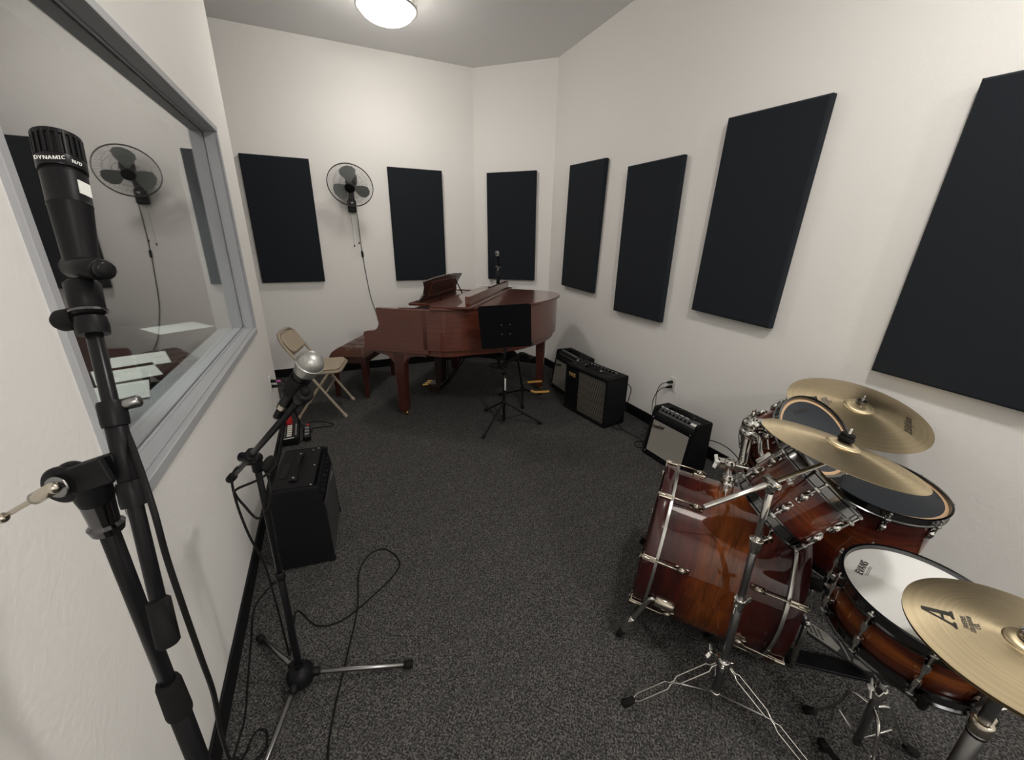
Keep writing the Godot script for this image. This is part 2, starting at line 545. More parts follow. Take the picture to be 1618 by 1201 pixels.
func lamp(label: String, at: Vector3, energy: float):
	var t := thing("ceiling_lamp", label, "ceiling lamp", at, "dome ceiling lamps")
	var m := mb(t)
	m.lathe([Vector2(0, -0.085), Vector2(0.205, -0.085), Vector2(0.215, -0.08), Vector2(0.215, 0.0), Vector2(0, 0.0)], 48, Transform3D(Basis(), at))
	put("base_pan", m, M.white, t)
	m = mb(t)
	var p := [Vector2(0, -0.20)]
	for i in range(1, 13):
		var a := PI / 2 * i / 12.0
		p.append(Vector2(0.218 * sin(a), -0.095 - 0.105 * cos(a)))
	p.append(Vector2(0.218, -0.09)); p.append(Vector2(0, -0.09))
	m.lathe(p, 48, Transform3D(Basis(), at), 60.0)
	put("lamp_diffuser", m, M.lamp, t)
	m = mb(t)
	m.torus(0.229, 0.009, 64, Transform3D(Basis(), at + V(0, -0.105, 0)))
	put("chrome_ring", m, M.steel, t)
	for k in 3:
		m = mb(t)
		var a := TAU * k / 3.0 + 0.4
		m.box(at + V(cos(a) * 0.233, -0.095, sin(a) * 0.233), V(0.012, 0.03, 0.018), 0.003, Basis(Vector3.UP, -a))
		put("clip", m, M.chrome, t)
	var lights := [OmniLight3D.new(), SpotLight3D.new()]
	for l in lights:
		l.name = "lamp_bulb" if l is OmniLight3D else "lamp_downward_glow"
		l.position = V(0, -0.15, 0)
		l.light_color = Color(1.0, 0.985, 0.968)
		l.light_energy = energy * (0.40 if l is OmniLight3D else 0.42)
		l.light_size = 0.12
		l.shadow_enabled = true
		t.add_child(l)
	lights[0].omni_range = 14.0
	lights[0].omni_attenuation = 2.0
	lights[1].rotation = V(-PI / 2, 0, 0)
	lights[1].spot_range = 14.0
	lights[1].spot_attenuation = 2.0
	lights[1].spot_angle = 89.0
	lights[1].spot_angle_attenuation = 0.6

func window():
	var z0 := -3.172
	var z1 := -1.103
	var y0 := 0.955
	var y1 := 2.125
	var zc := (z0 + z1) / 2
	var yc := (y0 + y1) / 2
	# lining of the opening
	var m := MB.new()
	m.box(V(-0.6, y1 + 0.008, zc), V(0.22, 0.016, z1 - z0 + 0.03), 0.002)
	m.box(V(-0.6, yc, z0 - 0.008), V(0.22, y1 - y0, 0.016), 0.002)
	m.box(V(-0.6, yc, z1 + 0.008), V(0.22, y1 - y0, 0.016), 0.002)
	struct("window_1", m, M.trim)
	# narrow trim standing proud of the wall
	m = MB.new()
	m.box(V(-0.496, y1 + 0.0175, zc), V(0.017, 0.033, z1 - z0 + 0.066), 0.003)
	m.box(V(-0.496, yc, z0 - 0.0165), V(0.017, y1 - y0, 0.033), 0.003)
	m.box(V(-0.496, yc, z1 + 0.014), V(0.017, y1 - y0, 0.028), 0.003)
	struct("trim_1", m, M.trim)
	m = MB.new()
	m.box(V(-0.5995, y0, zc), V(0.199, 0.02, z1 - z0 + 0.002), 0.0)
	m.box(V(-0.4875, y0 - 0.0085, zc + 0.035), V(0.025, 0.037, z1 - z0 - 0.02), 0.004)
	struct("sill_1", m, M.trim)
	m = MB.new()
	for x in [-0.551, -0.566]:
		m.box(V(x, y0 + 0.014, zc), V(0.008, 0.009, z1 - z0), 0.002)
		m.box(V(x, y1 - 0.005, zc), V(0.008, 0.009, z1 - z0), 0.002)
		m.box(V(x, yc, z0 + 0.005), V(0.008, y1 - y0 - 0.02, 0.009), 0.002)
		m.box(V(x, yc, z1 - 0.005), V(0.008, y1 - y0 - 0.02, 0.009), 0.002)
	struct("window_stop_1", m, M.trim)
	for k in 2:
		m = MB.new()
		m.box(V(-0.5573 - 0.0024 * k, yc + 0.004, zc), V(0.0018, y1 - y0 - 0.012, z1 - z0 - 0.006))
		struct("window_pane_%d" % (k + 1), m, M.glass)

func control_room():
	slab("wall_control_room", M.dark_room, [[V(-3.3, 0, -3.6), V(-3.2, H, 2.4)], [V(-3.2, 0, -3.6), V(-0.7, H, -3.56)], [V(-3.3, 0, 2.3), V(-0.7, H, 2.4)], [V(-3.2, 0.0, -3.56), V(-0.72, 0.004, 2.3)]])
	var t := thing("desk", "dark desk beyond the window glass with paper sheets on top", "desk", V(-1.15, 0, -2.6))
	var m := mb(t)
	m.box(V(-1.15, 0.955, -2.6), V(0.8, 0.03, 1.7), 0.006)
	put("desk_top", m, M.black, t)
	for z in [-3.4, -1.8]:
		m = mb(t)
		m.box(V(-1.15, 0.47, z), V(0.7, 0.94, 0.04), 0.004)
		put("side_panel", m, M.black, t)
	var dl := thing("added_fill_light", "added unseen downlight in the dark room beyond the window", "fill_light", V(-0.95, H, -2.55))  # added light out of view, brightens the papers behind the glass
	m = mb(dl)
	m.ring(0.05, 0.075, H - 0.012, H, 32, Transform3D(Basis(), V(-0.95, 0, -2.55)))
	put("added_light_ring", m, M.white, dl)
	m = mb(dl)
	m.lathe([Vector2(0, H - 0.006), Vector2(0.05, H - 0.006), Vector2(0.05, H - 0.001), Vector2(0, H - 0.001)], 24, Transform3D(Basis(), V(-0.95, 0, -2.55)))
	put("added_light_disc", m, M.lamp, dl)
	var sp := SpotLight3D.new()
	sp.name = "added_fill_beam"
	sp.position = V(0, -0.02, 0)
	sp.rotation = V(-PI / 2, 0, 0)
	sp.light_color = Color(0.95, 1.0, 0.96)
	sp.light_energy = 3.0
	sp.light_size = 0.05
	sp.spot_range = 8.0
	sp.spot_attenuation = 2.0
	sp.spot_angle = 26.0
	sp.spot_angle_attenuation = 0.5
	sp.shadow_enabled = true
	dl.add_child(sp)
	var k := 0
	for q in [[V(-0.94, 0.972, -3.27), 0.30, 0.29, 0.62, "paper sheet beyond the glass, nearest the far end of the window"], [V(-0.88, 0.972, -2.44), 0.21, 0.27, 0.35, "paper sheet beyond the glass, farther of the two overlapping the bench reflection"], [V(-0.86, 0.972, -2.22), 0.21, 0.26, 0.42, "paper sheet beyond the glass, nearer of the two overlapping the bench reflection"], [V(-0.80, 0.972, -1.93), 0.2, 0.25, 0.3, "paper sheet beyond the glass, nearest the microphone stand"]]:
		m = MB.new()
		m.box(q[0], V(q[1], 0.0016, q[2]), 0.0, Basis(Vector3.UP, q[3]))
		meta(put("paper_sheet", m, M.paper), q[4], "paper", "paper sheets on the control room desk")
		k += 1

func panels():
	# [centre on the wall, direction along the wall, height of the centre, tilt, label]
	var c0 := V(1.775, 0, BACK)
	var cd := (V(2.483, 0, -4.423) - c0).normalized()
	var L := [
		[V(-0.331, 0, BACK), Vector3.RIGHT, 1.689, 0.001, "black fabric acoustic panel on the back wall above the folding chair"],
		[V(1.058, 0, BACK), Vector3.RIGHT, 1.68, 0.005, "black fabric acoustic panel on the back wall right of the fan, behind the piano desk"],
		[c0 + cd * 0.489, cd, 1.687, 0.012, "black fabric acoustic panel alone on the angled corner wall, behind the far microphone"],
		[V(RIGHT, 0, -3.715), Vector3.BACK, 1.67, -0.034, "black fabric acoustic panel on the right wall nearest the piano tail"],
		[V(RIGHT, 0, -2.762), Vector3.BACK, 1.543, -0.006, "black fabric acoustic panel on the right wall hung lower, second from the piano"],
		[V(RIGHT, 0, -1.84), Vector3.BACK, 1.682, -0.037, "black fabric acoustic panel on the right wall hung high, third from the piano"],
		[V(RIGHT, 0, -0.674), Vector3.BACK, 1.56, -0.038, "black fabric acoustic panel on the right wall above the cymbals, cut by the picture edge"]]
	var shared: ArrayMesh
	var bm := MB.new()
	# padded board: rounded front edges
	var pl := PackedVector2Array([Vector2(-0.305, -0.61), Vector2(0.305, -0.61), Vector2(0.305, 0.61), Vector2(-0.305, 0.61)])
	bm.prism(pl, 0.0, 0.05, 0.009)
	shared = bm.mesh()
	for q in L:
		var d: Vector3 = q[1]
		var nn := d.cross(Vector3.UP)
		var o := put("acoustic_panel", shared, M.fabric)
		# prism axes: X along the wall, Y out of the wall, Z down
		var bs := Basis(d, nn, d.cross(nn)) * Basis(Vector3.UP, q[3])
		o.transform = Transform3D(bs, q[0] + V(0, q[2], 0) + nn * 0.003)
		meta(o, q[4], "acoustic panel", "black acoustic panels on the walls")

func fan():
	var c := V(0.332, 2.05, -4.836)
	var n := V(-0.2, -0.536, 0.82).normalized()
	var t := thing("wall_fan", "black wall fan with wire cage, grey blades and hanging pull cords", "fan", V(0.345, 1.87, BACK))
	var fr := MB.aim(c, n)
	var m := mb(t)
	m.torus(0.222, 0.0034, 64, fr)
	m.torus(0.222, 0.0035, 64, fr * Transform3D(Basis(), V(0, -0.012, 0)))
	put("cage_rim", m, M.panel_grey, t)
	m = mb(t)
	for k in 90:
		var a := TAU * k / 90.0
		var pf := []
		var pb := []
		for i in 7:
			var s := i / 6.0
			var r := lerpf(0.05, 0.222, s)
			pf.append(fr * V(cos(a + s * 0.35) * r, 0.05 * (1 - s * s), sin(a + s * 0.35) * r))
			pb.append(fr * V(cos(a - s * 0.2) * r, -0.09 * (1 - s * s * s), sin(a - s * 0.2) * r))
		m.tube(pf, 0.0011, 3, false)
		if k % 2 == 0: m.tube(pb, 0.0009, 3, false)
	for r in [0.105, 0.16]:
		var s2: float = (r - 0.05) / 0.172
		m.torus(r, 0.0012, 48, fr * Transform3D(Basis(), V(0, 0.05 * (1 - s2 * s2), 0)), 4)
		m.torus(r, 0.0012, 48, fr * Transform3D(Basis(), V(0, -0.09 * (1 - s2 * s2 * s2), 0)), 4)
	stuff(put("cage_wires", m, M.grey, t))
	for k in 3:
		m = mb(t)
		var pl := PackedVector2Array()
		var a0 := TAU * k / 3.0 + 0.25 + PI
		for q in [[0.03, -0.45], [0.09, -0.52], [0.14, -0.56], [0.175, -0.45], [0.192, -0.2], [0.197, 0.05], [0.19, 0.33], [0.165, 0.55], [0.12, 0.62], [0.05, 0.55], [0.03, 0.45]]:
			pl.append(Vector2(cos(q[1]) * q[0], sin(q[1]) * q[0]))
		m.prism(pl, -0.0015, 0.0015, 0.0, fr * Transform3D(Basis(Vector3.UP, a0), Vector3.ZERO) * Transform3D(Basis(Vector3.RIGHT, 0.28), V(0, -0.015, 0)))
		put("blade", m, M.blade, t)
	m = mb(t)
	m.lathe([Vector2(0, 0.03), Vector2(0.045, 0.03), Vector2(0.052, 0.045), Vector2(0.046, 0.058), Vector2(0.03, 0.064), Vector2(0, 0.066)], 32, fr)
	put("hub_cap", m, M.black, t)
	m = mb(t)
	m.lathe([Vector2(0, -0.21), Vector2(0.03, -0.21), Vector2(0.05, -0.19), Vector2(0.056, -0.12), Vector2(0.056, -0.07), Vector2(0.045, -0.05), Vector2(0.012, -0.045), Vector2(0.012, 0.03), Vector2(0, 0.03)], 32, fr)
	put("motor", m, M.black, t)
	m = mb(t)
	m.tube(curve([fr * V(0, -0.14, 0), V(0.35, 2.04, -4.99), V(0.345, 1.95, -5.03), V(0.343, 1.90, -5.04)], 6), [0.026, 0.026, 0.026, 0.026, 0.026, 0.026, 0.026, 0.026, 0.027, 0.028, 0.029, 0.03, 0.032, 0.034, 0.036, 0.038, 0.04, 0.04, 0.04], 12)
	put("arm", m, M.black, t)
	m = mb(t)
	m.box(V(0.343, 1.87, -5.045), V(0.085, 0.13, 0.09), 0.012)
	put("mounting_box", m, M.black, t)
	m = mb(t)
	m.rod(V(0.343, 1.90, -5.0), V(0.343, 1.90, -4.985), 0.014)
	put("knob", m, M.chrome, t)
	for q in [[0.32, 1.47], [0.372, 1.50]]:
		m = mb(t)
		m.tube([V(q[0], 1.81, -5.03), V(q[0] + 0.004, q[1], -5.035)], 0.0016, 5)
		put("pull_cord", m, M.grey, t)
		m = mb(t)
		m.lathe([Vector2(0, -0.022), Vector2(0.006, -0.022), Vector2(0.007, -0.008), Vector2(0.002, 0.004), Vector2(0, 0.004)], 10, Transform3D(Basis(), V(q[0] + 0.004, q[1], -5.035)))
		put("pull_bell", m, M.black, t)
	m = mb(t)
	m.tube(curve([V(0.385, 1.83, -5.05), V(0.392, 1.70, -5.075), V(0.395, 1.55, -5.08), V(0.402, 1.37, -5.08), V(0.418, 1.15, -5.08), V(0.44, 0.92, -5.08), V(0.475, 0.75, -5.08), V(0.53, 0.55, -5.08), V(0.60, 0.42, -5.08)], 8), 0.0035, 6)
	put("power_cord", m, M.cable, t)
	m = mb(t)
	m.box(V(0.402, 1.37, -5.076), V(0.022, 0.07, 0.018), 0.006, Basis(Vector3.BACK, 0.05))
	put("inline_switch", m, M.black, t)

# ---------------------------------------------------------------- piano, bench, chair
# piano axes: s from keyboard to tail, q from treble to bass side, y up
func piano():
	var o := V(0.51, 0, -3.50)
	var F := Transform3D(Basis(V(0.8, 0, 0.6), Vector3.UP, V(0.6, 0, -0.8)), o)
	var t := thing("grand_piano", "glossy mahogany baby grand piano with folded lid and raised music desk", "piano", F * V(0.45, 0, 0.66))
	var nb := func() -> MB:
		var b := mb(t)
		b.x = b.x * F
		return b
	var rimp := PackedVector2Array()
	var bent := curve([V(0.38, 0, -0.08), V(0.46, 0, -0.068), V(0.56, 0, -0.01), V(0.67, 0, 0.07), V(0.79, 0, 0.15), V(0.93, 0, 0.255), V(1.06, 0, 0.42), V(1.155, 0, 0.62), V(1.225, 0, 0.85), V(1.24, 0, 1.06), V(1.205, 0, 1.21), V(1.135, 0, 1.31), V(1.02, 0, 1.375), V(0.85, 0, 1.4)], 5)
	for p in bent: rimp.append(Vector2(p.x, p.z))
	rimp.append(Vector2(0.26, 1.4)); rimp.append(Vector2(0.26, -0.08))
	var m: MB = nb.call()
	m.prism(rimp, 0.655, 1.0, 0.004)
	put("case", m, M.mahogany, t)
	# lower rim moulding, set back
	m = nb.call()
	var low := PackedVector2Array()
	for p in Geometry2D.offset_polygon(rimp, -0.03)[0]: low.append(p)
	m.prism(low, 0.60, 0.655, 0.003)
	put("lower_rim", m, M.mahogany, t)
	# key bed and cheeks
	m = nb.call()
	m.box(V(-0.01, 0.645, 0.66), V(0.56, 0.06, 1.45), 0.005)
	put("key_bed", m, M.mahogany, t)
	for q0 in [-0.08, 1.335]:
		m = nb.call()
		var cp := PackedVector2Array()
		for p in curve([V(0.30, 0.62, 0), V(0.30, 0.62, 0), V(-0.295, 0.62, 0), V(-0.30, 0.76, 0), V(-0.29, 0.785, 0)], 1): cp.append(Vector2(p.x, p.y))
		for p in curve([V(-0.29, 0.785, 0), V(-0.245, 0.795, 0), V(-0.20, 0.80, 0), V(-0.165, 0.82, 0), V(-0.145, 0.86, 0), V(-0.150, 0.90, 0), V(-0.158, 0.95, 0), V(-0.158, 0.998, 0)], 4): cp.append(Vector2(p.x, p.y))
		cp.append(Vector2(0.30, 0.998))
		var clean := PackedVector2Array()
		for p in cp:
			if clean.is_empty() or clean[clean.size() - 1].distance_to(p) > 0.004: clean.append(p)
		m.prism(clean, 0.0, 0.065, 0.004, Transform3D(Basis(Vector3.RIGHT, V(0, 0, 1), V(0, 1, 0)), V(0, 0, q0)))
		put("cheek", m, M.mahogany, t)
		m = nb.call()
		m.box(V(0.0, 0.6515, q0 + 0.0325), V(0.604, 0.012, 0.072), 0.003)
		put("cheek_moulding", m, M.mahogany, t)
	m = nb.call()
	m.box(V(-0.27, 0.71, 0.66), V(0.03, 0.07, 1.34), 0.005)
	put("key_slip", m, M.mahogany, t)
	m = nb.call()
	for k in 52: m.box(V(-0.185, 0.735, 0.065 + k * 0.0234), V(0.15, 0.018, 0.0226), 0.001)
	stuff(put("white_keys", m, M.key, t))
	m = nb.call()
	for k in 51:
		if [0, 1, 0, 1, 1, 0, 1][k % 7] == 1: m.box(V(-0.155, 0.749, 0.077 + k * 0.0234), V(0.09, 0.012, 0.011), 0.002)
	stuff(put("black_keys", m, M.black, t))
	m = nb.call()
	m.box(V(-0.075, 0.83, 0.66), V(0.03, 0.18, 1.34), 0.006, Basis(Vector3.BACK, -0.25))
	put("fallboard", m, M.mahogany, t)
	m = nb.call()
	m.box(V(0.10, 0.90, 0.66), V(0.30, 0.03, 1.34), 0.003)
	put("pin_block", m, M.black, t)
	# main lid, folded front flap and its rail
	m = nb.call()
	var lid := PackedVector2Array()
	for p in Geometry2D.offset_polygon(rimp, 0.025)[0]:
		lid.append(Vector2(maxf(p.x, 0.34), p.y))
	var lid2 := PackedVector2Array()
	for p in lid:
		if lid2.is_empty() or lid2[lid2.size() - 1].distance_to(p) > 0.003: lid2.append(p)
	m.prism(lid2, 1.002, 1.022, 0.005)
	put("lid", m, M.mahogany, t)
	m = nb.call()
	m.prism(PackedVector2Array([Vector2(0.335, -0.085), Vector2(0.68, -0.085), Vector2(0.68, 1.42), Vector2(0.335, 1.42)]), 1.0225, 1.0415, 0.004)
	put("folded_flap", m, M.mahogany, t)
	m = nb.call()
	m.box(V(0.628, 1.078, 0.69), V(0.04, 0.072, 1.38), 0.004)
	put("flap_rail", m, M.mahogany, t)
	m = nb.call()
	m.box(V(0.20, 0.99, -0.045), V(0.26, 0.022, 0.06), 0.003)
	put("desk_runner", m, M.mahogany, t)
	m = nb.call()
	m.box(V(0.20, 0.99, 1.365), V(0.26, 0.022, 0.06), 0.003)
	put("desk_runner", m, M.mahogany, t)
	# music desk, leaning back
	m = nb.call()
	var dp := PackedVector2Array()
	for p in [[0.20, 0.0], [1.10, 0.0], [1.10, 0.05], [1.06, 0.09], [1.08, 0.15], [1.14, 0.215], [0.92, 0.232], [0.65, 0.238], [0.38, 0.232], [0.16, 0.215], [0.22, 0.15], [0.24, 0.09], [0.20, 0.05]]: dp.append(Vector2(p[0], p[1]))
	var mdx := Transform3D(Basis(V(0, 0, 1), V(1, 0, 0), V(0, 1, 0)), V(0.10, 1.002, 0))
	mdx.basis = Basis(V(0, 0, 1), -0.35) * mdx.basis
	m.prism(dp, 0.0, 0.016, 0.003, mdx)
	put("music_desk", m, M.shaded_mahogany, t)
	m = nb.call()
	m.x = m.x * mdx
	for q in [[0.65, 0.195, 0.62, 0.014], [0.65, 0.06, 0.62, 0.014]]: m.box(V(q[0], 0.02, q[1]), V(q[2], 0.008, q[3]), 0.002)
	for q in [0.34, 0.96]: m.box(V(q, 0.02, 0.128), V(0.014, 0.008, 0.149), 0.002)
	put("back_frame", m, M.mahogany, t)
	m = nb.call()
	m.box(V(0.14, 1.002, 0.65), V(0.22, 0.02, 1.0), 0.003)
	put("desk_shelf", m, M.mahogany, t)
	for q in [0.35, 0.92]:
		m = nb.call()
		m.rod(V(0.19, 1.15, q), V(0.26, 1.015, q), 0.006)
		put("desk_prop", m, M.black, t)
	# legs
	var lq := [[0.0, 0.0], [0.0, 1.34], [1.10, 0.98]]
	for k in 3:
		var s: float = lq[k][0]
		var q: float = lq[k][1]
		m = nb.call()
		var keep := m.x
		m.x = m.x * Transform3D(Basis(), V(s, 0, q))
		_square(m, [[0.15, 0.034], [0.16, 0.0345], [0.54, 0.046], [0.60, 0.048]])
		put("leg", m, M.bench, t)  # darker bench wood puts the shade below the case into legs and blocks
		var leg := t.get_child(t.get_child_count() - 1)
		m = nb.call()
		m.x = m.x * Transform3D(Basis(), V(s, 0, q))
		_square(m, [[0.05, 0.036], [0.145, 0.041], [0.153, 0.044], [0.163, 0.036]])
		put("foot_block", m, M.bench, leg)
		m = nb.call()
		m.x = m.x * Transform3D(Basis(), V(s, 0, q))
		m.rod(V(0.012, 0.022, -0.014), V(0.012, 0.022, 0.014), 0.022, -1, 16)
		m.box(V(0, 0.043, 0), V(0.05, 0.026, 0.036), 0.004)
		put("caster", m, M.gold, leg)
		if k < 2:
			m = nb.call()
			var bp := PackedVector2Array()
			for p in [[-0.215, 0.62], [-0.215, 0.595]]: bp.append(Vector2(p[0], p[1]))
			for p in curve([V(-0.20, 0.592, 0), V(-0.14, 0.582, 0), V(-0.09, 0.56, 0), V(-0.055, 0.515, 0)], 4): bp.append(Vector2(p.x, p.y))
			for p in curve([V(0.055, 0.515, 0), V(0.07, 0.545, 0), V(0.11, 0.572, 0), V(0.19, 0.588, 0)], 4): bp.append(Vector2(p.x, p.y))
			bp.append(Vector2(0.26, 0.585)); bp.append(Vector2(0.26, 0.62))
			m.prism(bp, -0.044, 0.044, 0.004, Transform3D(Basis(Vector3.RIGHT, V(0, 0, 1), V(0, 1, 0)), V(s, 0, q)))
			put("leg_bracket", m, M.mahogany, t)
	# pedal lyre
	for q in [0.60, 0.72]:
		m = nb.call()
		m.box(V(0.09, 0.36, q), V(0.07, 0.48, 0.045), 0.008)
		put("lyre_post", m, M.shaded_mahogany, t)
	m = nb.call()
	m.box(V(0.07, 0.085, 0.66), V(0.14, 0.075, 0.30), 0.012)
	put("lyre_box", m, M.shaded_mahogany, t)
	for q in [0.60, 0.66, 0.72]:
		m = nb.call()
		m.tube(curve([V(0.02, 0.075, q), V(-0.03, 0.078, q), V(-0.075, 0.072, q), V(-0.095, 0.068, q)], 4), [0.009, 0.009, 0.009, 0.01, 0.011, 0.012, 0.014, 0.015, 0.016, 0.016, 0.016, 0.015, 0.012], 10)
		put("pedal", m, M.gold, t)
	for q in [0.56, 0.76]:
		m = nb.call()
		m.rod(V(0.14, 0.08, q), V(0.49, 0.61, q), 0.007)
		put("lyre_brace", m, M.black, t)
	for q in [0.57, 0.63, 0.69]:
		m = nb.call()
		m.rod(V(0.155, 0.10, q), V(0.17, 0.61, q), 0.004)
		put("pedal_rod", m, M.black, t)

# square section rising through [height, half width]
func _square(m: MB, p: Array):
	for i in p.size() - 1:
		var a: Array = p[i]
		var b: Array = p[i + 1]
		for k in 4:
			var c0 := [V(-1, 0, -1), V(1, 0, -1), V(1, 0, 1), V(-1, 0, 1)][k] as Vector3
			var c1 := [V(1, 0, -1), V(1, 0, 1), V(-1, 0, 1), V(-1, 0, -1)][k] as Vector3
			var nn := (c0 + c1).normalized()
			m.quad(c0 * a[1] + V(0, a[0], 0), c1 * a[1] + V(0, a[0], 0), c1 * b[1] + V(0, b[0], 0), c0 * b[1] + V(0, b[0], 0), nn, nn, nn, nn)
	for e in [[p[0], -1.0], [p[p.size() - 1], 1.0]]:
		var w: float = e[0][1]
		var y: float = e[0][0]
		var nn := V(0, e[1], 0)
		m.quad(V(-w, y, -w), V(w, y, -w), V(w, y, w), V(-w, y, w), nn, nn, nn, nn)

func bench():
	# w along its length, d towards the piano
	var A := V(0.234, 0, -4.071)
	var F := Transform3D(Basis(V(0.48, 0, -0.877), Vector3.UP, V(0.877, 0, 0.48)), A)
	var t := thing("piano_bench", "brown tufted leather piano bench with mahogany legs", "bench", F * V(0.36, 0, -0.15))
	var nb := func() -> MB:
		var b := mb(t)
		b.x = b.x * F
		return b
	var m: MB
	for q in [[0.0, 0.0], [0.72, 0.0], [0.72, -0.31], [0.0, -0.31]]:
		m = nb.call()
		m.x = m.x * Transform3D(Basis(), V(q[0], 0, q[1]))
		_square(m, [[0.0, 0.016], [0.36, 0.026], [0.39, 0.03], [0.43, 0.03]])
		put("leg", m, M.bench, t)
	m = nb.call()
	m.box(V(0.36, 0.40, -0.155), V(0.76, 0.07, 0.35), 0.006)
	put("apron", m, M.bench, t)
	# tufted cushion: a grid of shallow pillows
	m = nb.call()
	var nx := 36
	var nz := 18
	var hh := func(a: float, b: float) -> float:
		var ed := minf(1.0, minf(minf(a, 1 - a) * 9.0, minf(b, 1 - b) * 5.0))
		var ca := absf(sin(a * PI * 4.0))
		var cb := absf(sin(b * PI * 2.0))
		return 0.438 + 0.075 * sqrt(ed) - 0.014 * (1.0 - minf(1.0, minf(ca, cb) * 3.0)) * ed
	var P := func(i: int, j: int) -> Vector3:
		return V(-0.04 + 0.80 * i / nx, hh.call(float(i) / nx, float(j) / nz), -0.335 + 0.37 * j / nz)
	var N := func(i: int, j: int) -> Vector3:
		var a: Vector3 = P.call(mini(i + 1, nx), j) - P.call(maxi(i - 1, 0), j)
		var b: Vector3 = P.call(i, mini(j + 1, nz)) - P.call(i, maxi(j - 1, 0))
		var c := b.cross(a).normalized()
		return c if c.y > 0 else -c
	for i in nx:
		for j in nz:
			m.quad(P.call(i, j), P.call(i + 1, j), P.call(i + 1, j + 1), P.call(i, j + 1), N.call(i, j), N.call(i + 1, j), N.call(i + 1, j + 1), N.call(i, j + 1))
	m.box(V(0.36, 0.437, -0.15), V(0.80, 0.01, 0.37), 0.003)
	put("cushion", m, M.leather, t)

func chair():
	var F := Transform3D(Basis(V(0.975, 0, 0.22), Vector3.UP, V(-0.22, 0, 0.975)), V(0.045, 0, -3.85))
	var t := thing("folding_chair", "beige metal folding chair with padded vinyl seat and back by the window wall", "chair", F * V(-0.2, 0, 0))
	var nb := func() -> MB:
		var b := mb(t)
		b.x = b.x * F
		return b
	var m: MB = nb.call()
	var path := [V(0, 0.012, 0.205)]
	path += [V(-0.28, 0.46, 0.205), V(-0.42, 0.685, 0.20), V(-0.445, 0.735, 0.185), V(-0.462, 0.765, 0.14), V(-0.468, 0.775, 0.06), V(-0.468, 0.775, -0.06), V(-0.462, 0.765, -0.14), V(-0.445, 0.735, -0.185), V(-0.42, 0.685, -0.20), V(-0.28, 0.46, -0.205), V(0, 0.012, -0.205)]
	m.tube(path, 0.0125, 10)
	put("front_frame", m, M.beige, t)
	for z in [0.18, -0.18]:
		m = nb.call()
		m.tube([V(-0.40, 0.012, z), V(-0.23, 0.25, z), V(-0.10, 0.425, z)], 0.0115, 10)
		put("rear_leg", m, M.beige, t)
	m = nb.call()
	m.rod(V(-0.145, 0.24, 0.2), V(-0.145, 0.24, -0.2), 0.008)
	m.rod(V(-0.33, 0.11, 0.18), V(-0.33, 0.11, -0.18), 0.008)
	put("stretcher", m, M.beige, t)
	for z in [0.205, -0.205]:
		m = nb.call()
		m.rod(V(0.008, 0.0, z), V(-0.012, 0.032, z), 0.0165)
		put("foot_cap", m, M.vinyl, t)
	for z in [0.18, -0.18]:
		m = nb.call()
		m.rod(V(-0.408, 0.0, z), V(-0.388, 0.03, z), 0.015)
		put("foot_cap", m, M.vinyl, t)
	var rr := func(w: float, d: float, r: float) -> PackedVector2Array:
		var p := PackedVector2Array()
		for c in [[w - r, d - r, 0.0], [-w + r, d - r, PI / 2], [-w + r, -d + r, PI], [w - r, -d + r, PI * 1.5]]:
			for k in 6: p.append(Vector2(c[0] + cos(c[2] + PI / 2 * k / 5.0) * r, c[1] + sin(c[2] + PI / 2 * k / 5.0) * r))
		return p
	m = nb.call()
	m.prism(rr.call(0.2, 0.2, 0.07), 0.415, 0.437, 0.005, Transform3D(Basis(V(0, 0, 1), 0.03), V(-0.18, 0, 0)))
	put("seat_pan", m, M.beige, t)
	m = nb.call()
	m.prism(rr.call(0.185, 0.185, 0.06), 0.437, 0.462, 0.012, Transform3D(Basis(V(0, 0, 1), 0.03), V(-0.18, 0, 0)))
	put("seat", m, M.vinyl, t)
	m = nb.call()
	var bx := Transform3D(Basis(V(0, 0, 1), V(0.52, -0.855, 0) * -1.0, V(0, 0, 1).cross(V(-0.52, 0.855, 0))), V(-0.412, 0.672, 0))
	bx.basis = Basis(V(0, 0, 1), V(0.855, 0.52, 0), V(-0.52, 0.855, 0))
	m.prism(rr.call(0.19, 0.10, 0.075), -0.012, 0.002, 0.004, bx)
	put("back_pan", m, M.beige, t)
	m = nb.call()
	m.prism(rr.call(0.178, 0.09, 0.065), 0.002, 0.022, 0.01, bx)
	put("backrest", m, M.vinyl, t)

# ---------------------------------------------------------------- amplifiers
# local axes: x to the amplifier's own left seen from the front, y up, z out of the front; origin at the floor centre of the cabinet
func _frame(front: Vector3, at: Vector3) -> Transform3D:
	var z := front.normalized()
	return Transform3D(Basis(Vector3.UP.cross(z), Vector3.UP, z), at)

func _strap(m: MB, half: float, y: float, z: float, rise: float):
	var p := []
	for i in 13:
		var s := i / 12.0 * 2 - 1
		p.append(V(s * half, y + rise * (1 - pow(absf(s), 2.2)) + 0.004 * sin(s * 6.0), z))
	for k in [-0.006, 0.0, 0.006]:
		var q := []
		for a in p: q.append(a + V(0, 0, k * 1.6))
		m.tube(q, 0.006, 6)

